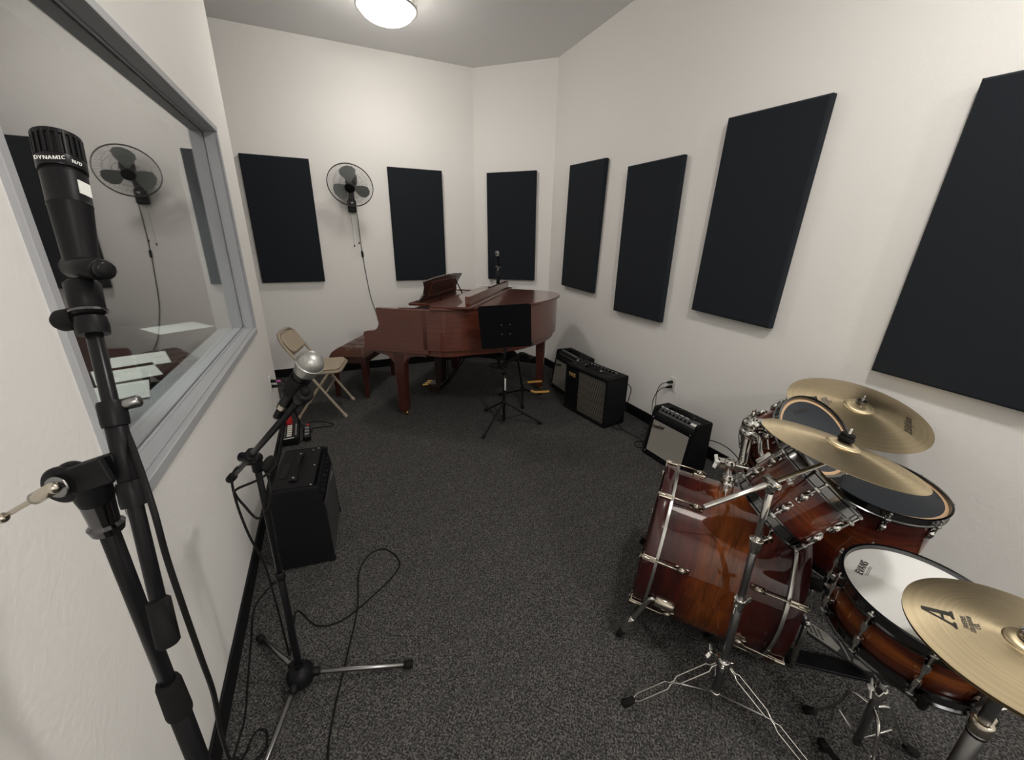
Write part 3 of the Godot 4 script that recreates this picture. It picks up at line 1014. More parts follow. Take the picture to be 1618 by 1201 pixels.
func fender(label: String, F: Transform3D, w: float, h: float, d: float, group: String):
	var t := thing("guitar_amplifier", label, "amplifier", F.origin, group)
	var nb := func() -> MB:
		var b := mb(t)
		b.x = b.x * F
		return b
	var m: MB = nb.call()
	var tilt := 0.06
	# cabinet side outline (z, y): front leans back, control panel slopes at the top edge
	var side := PackedVector2Array([Vector2(-d / 2, 0.008), Vector2(d / 2, 0.008), Vector2(d / 2 - 0.004 - tilt * 0.84, h * 0.84), Vector2(d / 2 - 0.022 - tilt * 0.9, h * 0.87), Vector2(d / 2 - 0.070 - tilt * 0.9, h - 0.004), Vector2(d / 2 - 0.080 - tilt * 0.9, h), Vector2(-d / 2 + 0.01, h), Vector2(-d / 2, h - 0.01)])
	var S := Transform3D(Basis(V(0, 0, 1), V(1, 0, 0), V(0, 1, 0)), Vector3.ZERO)
	m.prism(side, -w / 2 + 0.02, w / 2 - 0.02, 0.0, S)
	var full := PackedVector2Array([Vector2(-d / 2, 0.008), Vector2(d / 2 + 0.008, 0.008), Vector2(d / 2 + 0.008 - tilt, h - 0.012), Vector2(d / 2 - 0.004 - tilt, h), Vector2(-d / 2 + 0.01, h), Vector2(-d / 2, h - 0.01)])
	m.prism(full, -w / 2, -w / 2 + 0.02, 0.005, S)
	m.prism(full, w / 2 - 0.02, w / 2, 0.005, S)
	m.box(V(0, 0.018, d / 2 + 0.001), V(w - 0.03, 0.02, 0.014), 0.004)
	put("cabinet", m, M.tolex, t)
	for x in [-1, 1]:
		for z in [-1, 1]:
			m = nb.call()
			m.lathe([Vector2(0, 0), Vector2(0.014, 0), Vector2(0.016, 0.01), Vector2(0, 0.01)], 12, Transform3D(Basis(), V(x * (w / 2 - 0.04), 0, z * (d / 2 - 0.035))))
			put("foot", m, M.rubber, t)
	# silver grille cloth between black baffle strips
	var fx := Transform3D(Basis(V(1, 0, 0), V(0, 1, -tilt / h * 1.0).normalized(), V(0, tilt / h, 1).normalized()), V(0, 0.0, d / 2))
	m = nb.call()
	m.box(V(0, h * 0.44, -0.004), V(w - 0.05, h * 0.62, 0.016), 0.003, Basis())
	var g := nb.call() as MB
	g.x = g.x * fx
	g.box(V(0, h * 0.44, 0.006), V(w - 0.07, h * 0.66, 0.012), 0.004)
	put("grille_cloth", g, M.grille, t)
	g = nb.call()
	g.x = g.x * fx
	g.box(V(0, h * 0.075, 0.007), V(w - 0.042, h * 0.10, 0.012), 0.003)
	g.box(V(0, h * 0.80, 0.006), V(w - 0.042, h * 0.09, 0.014), 0.003)
	for sx in [-1, 1]: g.box(V(sx * (w / 2 - 0.028), h * 0.43, 0.006), V(0.018, h * 0.66, 0.011), 0.003)
	put("baffle", g, M.black, t)
	for sx in [-1, 1]:
		for y in [0.085, 0.805]:
			g = nb.call()
			g.x = g.x * fx
			g.lathe([Vector2(0, 0.012), Vector2(0.006, 0.012), Vector2(0.004, 0.017), Vector2(0, 0.018)], 10, Transform3D(Basis(Vector3.RIGHT, PI / 2), V(sx * (w / 2 - 0.03), h * y, 0)))
			put("screw", g, M.steel, t)
	# sloping control panel with knobs and legends
	var pz0 := d / 2 - 0.022 - tilt * 0.9
	var py0 := h * 0.87
	var dv := V(0, h - 0.004 - py0, -0.048)
	var up := dv.normalized()
	var pn := V(1, 0, 0).cross(up).normalized()
	var pc := V(0, py0, pz0) + dv * 0.5
	var PX := Transform3D(Basis(V(1, 0, 0), up, pn), pc)
	g = nb.call()
	g.x = g.x * PX
	g.box(V(0, 0, 0.001), V(w - 0.05, dv.length() * 0.92, 0.005), 0.001)
	put("control_panel", g, M.panel_grey, t)
	g = nb.call()
	g.x = g.x * PX
	for k in 6:
		g.box(V(-w * 0.42 + k * w * 0.115, dv.length() * 0.33, 0.0038), V(w * 0.075, 0.004, 0.0008))
	g.box(V(w * 0.35, -0.002, 0.0038), V(w * 0.13, 0.018, 0.0008))
	put("legend", g, M.white, t)
	for k in 8:
		g = nb.call()
		g.x = g.x * PX
		g.lathe([Vector2(0, 0.0), Vector2(0.010, 0.0), Vector2(0.009, 0.015), Vector2(0.007, 0.018), Vector2(0, 0.018)], 14, Transform3D(Basis(Vector3.RIGHT, PI / 2), V(-w * 0.36 + k * w * 0.085, -0.004, 0.002)))
		put("knob", g, M.satin, t)
	g = nb.call()
	_strap(g, w * 0.27, h + 0.002, -d * 0.10, 0.022)
	put("handle", g, M.rubber, t)
	for sx in [-1, 1]:
		g = nb.call()
		g.box(V(sx * w * 0.27, h + 0.004, -d * 0.10), V(0.03, 0.008, 0.03), 0.003)
		put("handle_end", g, M.satin, t)
	# script badge at the upper corner of the cloth
	var W := F * fx
	var bt := text(t, "logo", "Fender", "Droid Serif", w * 0.085, W * V(-w * 0.27, h * 0.655, 0.0145), W.basis * V(1, 0.22, 0), W.basis * V(0, 1, 0), M.print, 0.35, 700, 0.003)
	bt.set_meta("label", "dark script badge on the grille")

func amps():
	fender("small black guitar amplifier with silver grille, under the wall outlet beside the drums", _frame(V(-1, 0, 0.03), V(2.20, 0, -1.90)), 0.40, 0.385, 0.21, "guitar amplifiers with silver grilles")
	fender("black guitar amplifier with silver grille, half hidden behind the diamond-grille amplifier near the piano", _frame(V(-1, 0, -0.04), V(2.262, 0, -3.43)), 0.47, 0.43, 0.24, "guitar amplifiers with silver grilles")
	vox()
	bass_amp()

func vox():
	var w := 0.57
	var h := 0.455
	var d := 0.25
	var F := _frame(V(-0.993, 0, 0.115), V(2.132, 0, -2.835))
	var t := thing("guitar_amplifier", "large black guitar amplifier with diamond-pattern dark grille and gold letters", "amplifier", F.origin)
	var nb := func() -> MB:
		var b := mb(t)
		b.x = b.x * F
		return b
	var m: MB = nb.call()
	# cabinet shell: sides, top, bottom, back
	m.box(V(0, h - 0.015, 0), V(w, 0.03, d), 0.009)
	m.box(V(0, 0.022, 0), V(w, 0.03, d), 0.009)
	for x in [-1, 1]: m.box(V(x * (w / 2 - 0.012), h / 2, 0), V(0.024, h - 0.012, d), 0.009)
	m.box(V(0, h / 2, -d / 2 + 0.008), V(w - 0.02, h - 0.03, 0.014), 0.002)
	m.box(V(0, h / 2, 0.0), V(w - 0.04, h - 0.05, d - 0.04))
	put("cabinet", m, M.tolex, t)
	for x in [-1, 1]:
		for z in [-1, 1]:
			m = nb.call()
			m.lathe([Vector2(0, 0), Vector2(0.014, 0), Vector2(0.016, 0.01), Vector2(0, 0.01)], 12, Transform3D(Basis(), V(x * (w / 2 - 0.05), 0, z * (d / 2 - 0.04))))
			put("foot", m, M.rubber, t)
	m = nb.call()
	m.box(V(-w * 0.31, h * 0.5, d / 2 - 0.012), V(w * 0.30, h - 0.07, 0.012), 0.003)
	put("black_panel", m, M.black, t)
	m = nb.call()
	m.box(V(w * 0.145, h * 0.5, d / 2 - 0.014), V(w * 0.62, h - 0.065, 0.012), 0.003)
	put("grille_cloth", m, M.grille_dark, t)
	# raised diagonal cords of the grille
	m = nb.call()
	var x0 := -w * 0.16
	var x1 := w * 0.452
	var y0 := 0.04
	var y1 := h - 0.036
	for sgn in [-1.0, 1.0]:
		var step := 0.025
		var sl := 2.1
		var c := -40
		while c < 60:
			# line x = xc + sgn * (y - y0) / sl
			var xc := x0 + c * step
			var ya := y0
			var yb := y1
			var fa := func(y: float) -> float: return xc + sgn * (y - y0) / sl
			if sgn > 0:
				ya = maxf(ya, y0 + (x0 - xc) * sl); yb = minf(yb, y0 + (x1 - xc) * sl)
			else:
				ya = maxf(ya, y0 + (xc - x1) * sl); yb = minf(yb, y0 + (xc - x0) * sl)
			if yb - ya > 0.01:
				var z := d / 2 - 0.0075
				m.tube([V(fa.call(ya), ya, z), V(fa.call(yb), yb, z)], 0.0022 if sgn < 0 else 0.0008, 5, false)
			c += 1
	stuff(put("grille_cords", m, mat(Color(0.17, 0.15, 0.115), 0.7), t))
	m = nb.call()
	m.box(V(0.02, h - 0.002, -0.035), V(0.36, 0.008, 0.09), 0.002)
	put("control_plate", m, M.black, t)
	m = nb.call()
	for k in 9: m.box(V(-0.14 + k * 0.04, h + 0.003, -0.072), V(0.022, 0.002, 0.005))
	put("legend", m, M.white, t)
	for k in 8:
		m = nb.call()
		m.lathe([Vector2(0, 0), Vector2(0.011, 0), Vector2(0.010, 0.013), Vector2(0.007, 0.016), Vector2(0, 0.016)], 14, Transform3D(Basis(), V(-0.135 + k * 0.044, h + 0.002, -0.045)))
		put("knob", m, M.satin, t)
	m = nb.call()
	_strap(m, 0.10, h + 0.006, 0.035, 0.026)
	put("handle", m, M.rubber, t)
	for sx in [-1, 1]:
		m = nb.call()
		m.box(V(sx * 0.10, h + 0.008, 0.035), V(0.022, 0.018, 0.03), 0.005)
		put("handle_end", m, M.chrome, t)
	for sx in [-1, 1]:
		m = nb.call()
		m.box(V(sx * 0.225, h + 0.001, 0.02), V(0.028, 0.006, 0.15), 0.002)
		put("vent", m, M.black, t)
	text(t, "logo", "VOX", "Droid Serif", 0.044, F * V(-w * 0.33, h * 0.80, d / 2 - 0.004), F.basis.x, Vector3.UP, M.gilt, 0.0, 700, 0.005).set_meta("label", "gold letters on the black panel")
	# its mains lead hanging down the near side
	m = mb(t)
	m.tube(curve([V(2.265, 0.40, -2.60), V(2.26, 0.37, -2.50), V(2.245, 0.285, -2.49), V(2.215, 0.171, -2.49), V(2.14, 0.08, -2.50), V(2.12, 0.02, -2.50), V(2.20, 0.004, -2.46)], 6), 0.0035, 6)
	put("power_cord", m, M.cable, t)

func bass_amp():
	# faces the room from the window wall; near end toward the viewer
	var w := 0.415
	var h := 0.45
	var d := 0.235
	var F := _frame(V(0.995, 0, 0.10), V(-0.235, 0, -2.04))
	var t := thing("bass_amplifier", "black amplifier against the window wall with top strap handle and front knobs", "amplifier", F.origin)
	var nb := func() -> MB:
		var b := mb(t)
		b.x = b.x * F
		return b
	var S := Transform3D(Basis(V(0, 0, 1), V(1, 0, 0), V(0, 1, 0)), Vector3.ZERO)
	var m: MB = nb.call()
	var full := PackedVector2Array([Vector2(-d / 2, 0.006), Vector2(d / 2, 0.006), Vector2(d / 2 - 0.005, h * 0.7), Vector2(d / 2 - 0.025, h - 0.015), Vector2(d / 2 - 0.04, h), Vector2(-d / 2 + 0.018, h), Vector2(-d / 2 + 0.005, h - 0.006), Vector2(-d / 2, h - 0.02)])
	m.prism(full, -w / 2, -w / 2 + 0.02, 0.007, S)
	m.prism(full, w / 2 - 0.02, w / 2, 0.007, S)
	var inner := PackedVector2Array([Vector2(-d / 2, 0.006), Vector2(d / 2 - 0.012, 0.006), Vector2(d / 2 - 0.02, h * 0.75), Vector2(d / 2 - 0.05, h - 0.02), Vector2(d / 2 - 0.045, h), Vector2(-d / 2 + 0.018, h), Vector2(-d / 2 + 0.005, h - 0.006), Vector2(-d / 2, h - 0.02)])
	m.prism(inner, -w / 2 + 0.02, w / 2 - 0.02, 0.0, S)
	put("cabinet", m, M.tolex, t)
	m = nb.call()
	m.box(V(0, h * 0.40, d / 2 - 0.008), V(w - 0.045, h * 0.70, 0.012), 0.004)
	put("grille", m, M.grille_dark, t)
	m = nb.call()
	m.box(V(0, h * 0.865, d / 2 - 0.028), V(w - 0.045, 0.075, 0.012), 0.003, Basis(Vector3.RIGHT, -0.28))
	put("control_panel", m, M.black, t)
	for k in 8:
		m = nb.call()
		m.lathe([Vector2(0, 0), Vector2(0.011, 0), Vector2(0.0095, 0.017), Vector2(0, 0.018)], 12, Transform3D(Basis(Vector3.RIGHT, PI / 2 - 0.28), V(-w * 0.38 + k * w * 0.108, h * 0.865, d / 2 - 0.024)))
		put("knob", m, M.satin, t)
	m = nb.call()
	m.box(V(w * 0.19, h * 0.72, d / 2 - 0.003), V(0.09, 0.02, 0.006), 0.001)
	put("badge", m, M.steel, t)
	# strap handle along the top
	m = nb.call()
	var p := []
	for i in 11:
		var s := i / 10.0 * 2 - 1
		p.append(V(s * 0.115, h + 0.008 + 0.016 * (1 - s * s), -0.02))
	for k in [-0.009, -0.003, 0.003, 0.009]:
		var q := []
		for a in p: q.append(a + V(0, 0, k))
		m.tube(q, 0.0045, 6)
	put("handle", m, M.rubber, t)
	for sx in [-1, 1]:
		m = nb.call()
		m.box(V(sx * 0.118, h + 0.006, -0.02), V(0.045, 0.014, 0.036), 0.005)
		put("handle_end", m, M.satin, t)
		m = nb.call()
		m.lathe([Vector2(0, 0.013), Vector2(0.005, 0.013), Vector2(0.003, 0.016), Vector2(0, 0.016)], 8, Transform3D(Basis(), V(sx * 0.118, h, -0.02)))
		put("handle_screw", m, M.steel, t)
	# recessed oval on the top
	m = nb.call()
	m.box(V(-0.02, h + 0.0005, -0.072), V(0.15, 0.004, 0.032), 0.0015)
	put("vent", m, M.black, t)
	for q in [V(-w / 2 + 0.025, h + 0.001, d / 2 - 0.055), V(0, h + 0.001, d / 2 - 0.06), V(w / 2 - 0.025, h + 0.001, d / 2 - 0.06), V(w / 2 - 0.04, h + 0.001, d / 2 - 0.085)]:
		m = nb.call()
		m.lathe([Vector2(0, 0), Vector2(0.005, 0), Vector2(0.003, 0.002), Vector2(0, 0.002)], 10, Transform3D(Basis(), q))
		put("screw", m, M.steel, t)
	for sx in [-1, 1]:
		for y in [0.02, h - 0.02]:
			m = nb.call()
			m.box(V(sx * (w / 2 - 0.01), y, d / 2 - (0.012 if y < 0.1 else 0.035)), V(0.026, 0.034, 0.034), 0.008)
			put("corner_cap", m, M.rubber, t)

# ---------------------------------------------------------------- stands at the back
func music_stand():
	var b := V(1.267, 0, -2.943)
	var t := thing("music_stand", "black music stand with solid desk seen from behind, standing before the piano", "music stand", b)
	var m := mb(t)
	m.rod(b + V(0, 0.04, 0), b + V(0, 0.5, 0), 0.0135)
	put("lower_tube", m, M.satin, t)
	m = mb(t)
	m.rod(b + V(0, 0.48, 0), b + V(0, 0.80, 0), 0.0095)
	put("upper_tube", m, M.satin, t)
	m = mb(t)
	m.rod(b + V(0, 0.20, 0), b + V(0, 0.235, 0), 0.022)
	put("tripod_collar", m, M.black, t)
	m = mb(t)
	m.rod(b + V(0, 0.47, 0), b + V(0, 0.53, 0), 0.018)
	m.rod(b + V(0, 0.50, 0), b + V(-0.035, 0.50, 0.02), 0.008)
	put("height_clamp", m, M.black, t)
	m = mb(t)
	m.box(b + V(0.004, 0.39, 0.0135), V(0.012, 0.11, 0.0015))
	put("label_sticker", m, M.white, t)
	for f in [V(1.006, 0, -2.768), V(1.58, 0, -2.828), V(1.225, 0, -3.29)]:
		m = mb(t)
		var dr: Vector3 = (f - b).normalized()
		m.tube([b + V(0, 0.215, 0) + dr * 0.018, f + V(0, 0.014, 0)], 0.0085, 8)
		m.tube([b + V(0, 0.06, 0), (b + V(0, 0.215, 0)).lerp(f, 0.5)], 0.0045, 6)
		put("leg", m, M.satin, t)
		var leg := t.get_child(t.get_child_count() - 1)
		m = mb(t)
		m.rod(f - dr * 0.03 + V(0, 0.02, 0), f + V(0, 0.012, 0) + dr * 0.006, 0.012)
		put("rubber_foot", m, M.rubber, leg)
	# desk: back face toward the viewer, leaning
	var c := V(1.232, 0.905, -2.845)
	var r := V(0.926, 0.0, 0.378)
	r = V(0.925, 0.07, 0.38).normalized()
	var up := V(0.11, 0.95, -0.27)
	up = (V(-0.12, 0.95, 0.30) - r * V(-0.12, 0.95, 0.30).dot(r)).normalized()
	var n := r.cross(up).normalized()
	var D := Transform3D(Basis(r, n, r.cross(n)), c)
	m = mb(t)
	var dp := PackedVector2Array()
	for q in [[0.185, 0.175, 0.0], [-0.185, 0.175, PI / 2], [-0.185, -0.175, PI], [0.185, -0.175, PI * 1.5]]:
		var R := 0.018
		for k in 5: dp.append(Vector2(q[0] - signf(q[0]) * 0.0 + cos(q[2] + PI / 2 * k / 4.0) * R - signf(q[0]) * R * 0.0, q[1] + sin(q[2] + PI / 2 * k / 4.0) * R))
	m.prism(dp, -0.0015, 0.0015, 0.0, D)
	put("desk", m, M.satin, t)
	var lip := mb(t)
	lip.x = lip.x * D
	lip.box(V(0.012, -0.03, 0.194), V(0.42, 0.06, 0.003), 0.001)
	put("lip", lip, M.satin, t)
	for q in [[-0.03, -0.02], [0.035, -0.02], [-0.03, 0.065], [0.035, 0.065]]:
		m = mb(t)
		m.x = m.x * D
		m.lathe([Vector2(0, 0.001), Vector2(0.006, 0.001), Vector2(0.004, 0.005), Vector2(0, 0.005)], 10, Transform3D(Basis(), V(q[0], 0, q[1])))
		put("rivet", m, M.steel, t)
	m = mb(t)
	m.x = m.x * D
	m.box(V(0, -0.012, 0.03), V(0.10, 0.018, 0.12), 0.004)
	put("tilt_bracket", m, M.black, t)
	m = mb(t)
	m.rod(b + V(0, 0.79, 0), D * V(0, -0.01, 0.03), 0.011)
	put("neck", m, M.black, t)

func guitar_stand():
	var b := V(1.66, 0, -3.38)
	var t := thing("guitar_stand", "black tubular guitar stand with orange foam cradle arms under the piano tail", "guitar stand", b)
	var m := mb(t)
	var top := V(1.55, 0.53, -3.30)
	m.tube([b + V(0, 0.12, 0), top], 0.0105, 10)
	put("upright", m, M.satin, t)
	m = mb(t)
	m.rod(b + V(0.005, 0.10, 0), b + V(-0.01, 0.16, 0.005), 0.019)
	put("hub", m, M.black, t)
	for f in [V(1.575, 0, -3.20), V(1.93, 0, -3.47), V(1.50, 0, -3.62)]:
		m = mb(t)
		m.tube([b + V(0, 0.13, 0), f + V(0, 0.012, 0)], 0.0105, 10)
		put("leg", m, M.satin, t)
		var leg := t.get_child(t.get_child_count() - 1)
		var dr: Vector3 = (f - b).normalized()
		m = mb(t)
		m.rod(f - dr * 0.035 + V(0, 0.022, 0), f + V(0, 0.012, 0), 0.014)
		put("rubber_foot", m, M.rubber, leg)
	m = mb(t)
	m.box(V(1.80, 0.082, -3.44), V(0.12, 0.006, 0.0015), 0.0, MB.aim(Vector3.ZERO, V(0, 1, 0)).basis)
	for q in [[V(1.66, 0.20, -3.45), V(1.77, 0.155, -3.50), V(1.79, 0.150, -3.50), V(1.86, 0.165, -3.45), V(1.90, 0.172, -3.42)], [V(1.66, 0.20, -3.33), V(1.72, 0.13, -3.32), V(1.76, 0.115, -3.30), V(1.84, 0.122, -3.26), V(1.885, 0.13, -3.235)]]:
		m = mb(t)
		m.tube([b + V(-0.01, 0.18, 0.005), q[1]], 0.007, 8)
		put("cradle_arm", m, M.satin, t)
		var arm := t.get_child(t.get_child_count() - 1)
		m = mb(t)
		m.tube(curve([q[1], q[2], q[3], q[4]], 5), 0.0125, 10)
		put("foam_sleeve", m, M.sponge, arm)
	# yoke with rubber fingers at the neck rest
	for q in [[V(-0.05, 0.03, 0.02), V(-0.14, 0.02, 0.03), V(-0.21, 0.0, 0.07)], [V(-0.06, -0.03, 0.04), V(-0.15, -0.05, 0.07), V(-0.20, -0.07, 0.12)], [V(0.05, 0.0, -0.01), V(0.09, -0.01, 0.03), V(0.10, -0.02, 0.09)]]:
		m = mb(t)
		m.tube(curve([top + V(0, -0.02, 0), top + q[0], top + q[1], top + q[2]], 5), 0.0155, 10)
		put("neck_rest", m, M.rubber, t)
		var rest := t.get_child(t.get_child_count() - 1)
		m = mb(t)
		m.ball(top + q[2], 0.026)
		put("rubber_end", m, M.rubber, rest)

func distant_mic():
	var b := V(1.90, 0, -4.60)
	var t := thing("far_microphone_stand", "black microphone stand rising behind the piano lid in front of the corner panel", "microphone stand", b)
	var m := mb(t)
	m.lathe([Vector2(0, 0), Vector2(0.13, 0), Vector2(0.132, 0.008), Vector2(0.03, 0.03), Vector2(0, 0.03)], 32, Transform3D(Basis(), b))
	put("base", m, M.black, t)
	m = mb(t)
	m.rod(b + V(0, 0.02, 0), b + V(-0.012, 1.12, 0), 0.011)
	put("pole", m, M.satin, t)
	m = mb(t)
	m.rod(b + V(-0.012, 1.04, 0), b + V(-0.014, 1.13, 0), 0.022)
	put("grip", m, M.black, t)
	m = mb(t)
	m.rod(b + V(-0.014, 1.13, 0), b + V(-0.018, 1.25, 0.01), 0.014)
	m.rod(b + V(-0.045, 1.245, 0.01), b + V(0.02, 1.245, 0.01), 0.014)
	put("swivel", m, M.blackchrome, t)
	var mi := thing("far_microphone", "small black microphone held upright on the stand behind the piano", "microphone", b + V(-0.018, 1.25, 0.01))
	m = mb(mi)
	m.lathe([Vector2(0, 0), Vector2(0.012, 0), Vector2(0.015, 0.10), Vector2(0.02, 0.13), Vector2(0.0, 0.13)], 20, Transform3D(Basis(Vector3.BACK, 0.05), b + V(-0.018, 1.25, 0.01)))
	put("body", m, M.black, mi)
	m = mb(mi)
	m.lathe([Vector2(0, 0.13), Vector2(0.026, 0.13), Vector2(0.028, 0.14), Vector2(0.028, 0.165), Vector2(0.022, 0.175), Vector2(0, 0.177)], 20, Transform3D(Basis(Vector3.BACK, 0.05), b + V(-0.018, 1.25, 0.01)))
	put("head", m, M.gunmetal, mi)
	m = mb(mi)
	m.ring(0.0215, 0.0225, 0.118, 0.128, 20, Transform3D(Basis(Vector3.BACK, 0.05), b + V(-0.018, 1.25, 0.01)))
	put("band", m, M.chrome, mi)

# ---------------------------------------------------------------- drums
# frame fr: origin at the top hoop, +Y out of the batter head
func drum(called: String, label: String, fr: Transform3D, r: float, L: float, n_lugs: int, shell: Material, head: Material, hoop: Material, ringed: bool, turn := 0.0, tube_lugs := false) -> Node3D:
	var t := thing(called, label, "drum", fr * V(0, -L, 0))
	var nb := func() -> MB:
		var b := mb(t)
		b.x = b.x * fr
		return b
	var m: MB = nb.call()
	m.lathe([Vector2(r, -L + 0.002), Vector2(r, -0.004)], 72)
	put("shell", m, shell, t)
	for e in [0, 1]:
		m = nb.call()
		var y := 0.0 if e == 0 else -L
		var s := 1.0 if e == 0 else -1.0
		var prf := [Vector2(r + 0.003, y - s * 0.026), Vector2(r + 0.012, y - s * 0.026), Vector2(r + 0.012, y - s * 0.022), Vector2(r + 0.0075, y - s * 0.019), Vector2(r + 0.0065, y + s * 0.002), Vector2(r + 0.012, y + s * 0.006), Vector2(r + 0.012, y + s * 0.010), Vector2(r + 0.004, y + s * 0.010), Vector2(r + 0.002, y + s * 0.004), Vector2(r + 0.003, y - s * 0.026)]
		if e == 1: prf.reverse()
		m.lathe(prf, 72)
		put("hoop", m, hoop, t)
	m = nb.call()
	m.lathe([Vector2(0, -0.006), Vector2(r + 0.002, -0.006), Vector2(r + 0.001, -0.001), Vector2(r - 0.006, 0.0), Vector2(0, 0.0)], 72)
	put("batter_head", m, head, t)
	if ringed:
		m = nb.call()
		m.lathe([Vector2(r + 0.001, -0.0005), Vector2(r - 0.004, 0.0008), Vector2(r - 0.0105, 0.0008), Vector2(r - 0.0107, 0.0)], 72)
		put("head_rim_band", m, M.tan, t)
	m = nb.call()
	m.lathe([Vector2(0, -L), Vector2(r, -L), Vector2(r, -L + 0.006), Vector2(0, -L + 0.006)], 72)
	put("resonant_head", m, M.head_white, t)
	# lugs and tension rods share their meshes
	var lug := MB.new()
	var rodm := MB.new()
	var rodb := MB.new()
	if tube_lugs:
		for y in [-0.045, -L + 0.045]:
			lug.box(V(r + 0.010, y, 0), V(0.02, 0.022, 0.016), 0.005)
			lug.lathe([Vector2(0, -0.012), Vector2(0.0075, -0.012), Vector2(0.0085, 0.0), Vector2(0.0075, 0.012), Vector2(0, 0.012)], 12, Transform3D(Basis(), V(r + 0.018, y, 0)))
		lug.rod(V(r + 0.018, -L + 0.04, 0), V(r + 0.018, -0.04, 0), 0.004, -1, 8)
		rodm.rod(V(r + 0.018, -0.04, 0), V(r + 0.018, 0.009, 0), 0.003, -1, 6)
		rodm.box(V(r + 0.015, -0.004, 0), V(0.016, 0.008, 0.016), 0.003)
		rodb.rod(V(r + 0.018, -L - 0.004, 0), V(r + 0.018, -L + 0.04, 0), 0.003, -1, 6)
		rodb.box(V(r + 0.015, -L + 0.004, 0), V(0.016, 0.008, 0.016), 0.003)
	else:
		for y in [-0.062, -L + 0.062]:
			lug.ball(V(r + 0.006, y, 0), 0.012, V(1.0, 1.9, 0.85), 12)
			lug.box(V(r + 0.003, y, 0), V(0.008, 0.05, 0.018), 0.003)
		for s in [0, 1]:
			var ye := 0.006 if s == 0 else -L - 0.006
			var yl := -0.060 if s == 0 else -L + 0.060
			var rq := rodm if s == 0 else rodb
			rq.rod(V(r + 0.014, yl, 0), V(r + 0.014, ye, 0), 0.0028, -1, 6)
			rq.box(V(r + 0.014, ye * 1.0, 0), V(0.010, 0.010, 0.010), 0.003)
			rq.box(V(r + 0.013, (-0.022 if s == 0 else -L + 0.022), 0), V(0.016, 0.012, 0.020), 0.004)
	var lm := lug.mesh()
	var rm := rodm.mesh()
	var rm2 := rodb.mesh()
	for k in n_lugs:
		var bs := Transform3D(Basis(Vector3.UP, turn + TAU * k / n_lugs), Vector3.ZERO)
		for q in [["lug", lm, M.chrome], ["tension_rod", rm, M.steel], ["tension_rod", rm2, M.steel]]:
			var o := put(q[0], q[1], q[2], t)
			o.transform = t.transform.affine_inverse() * fr * bs
	return t

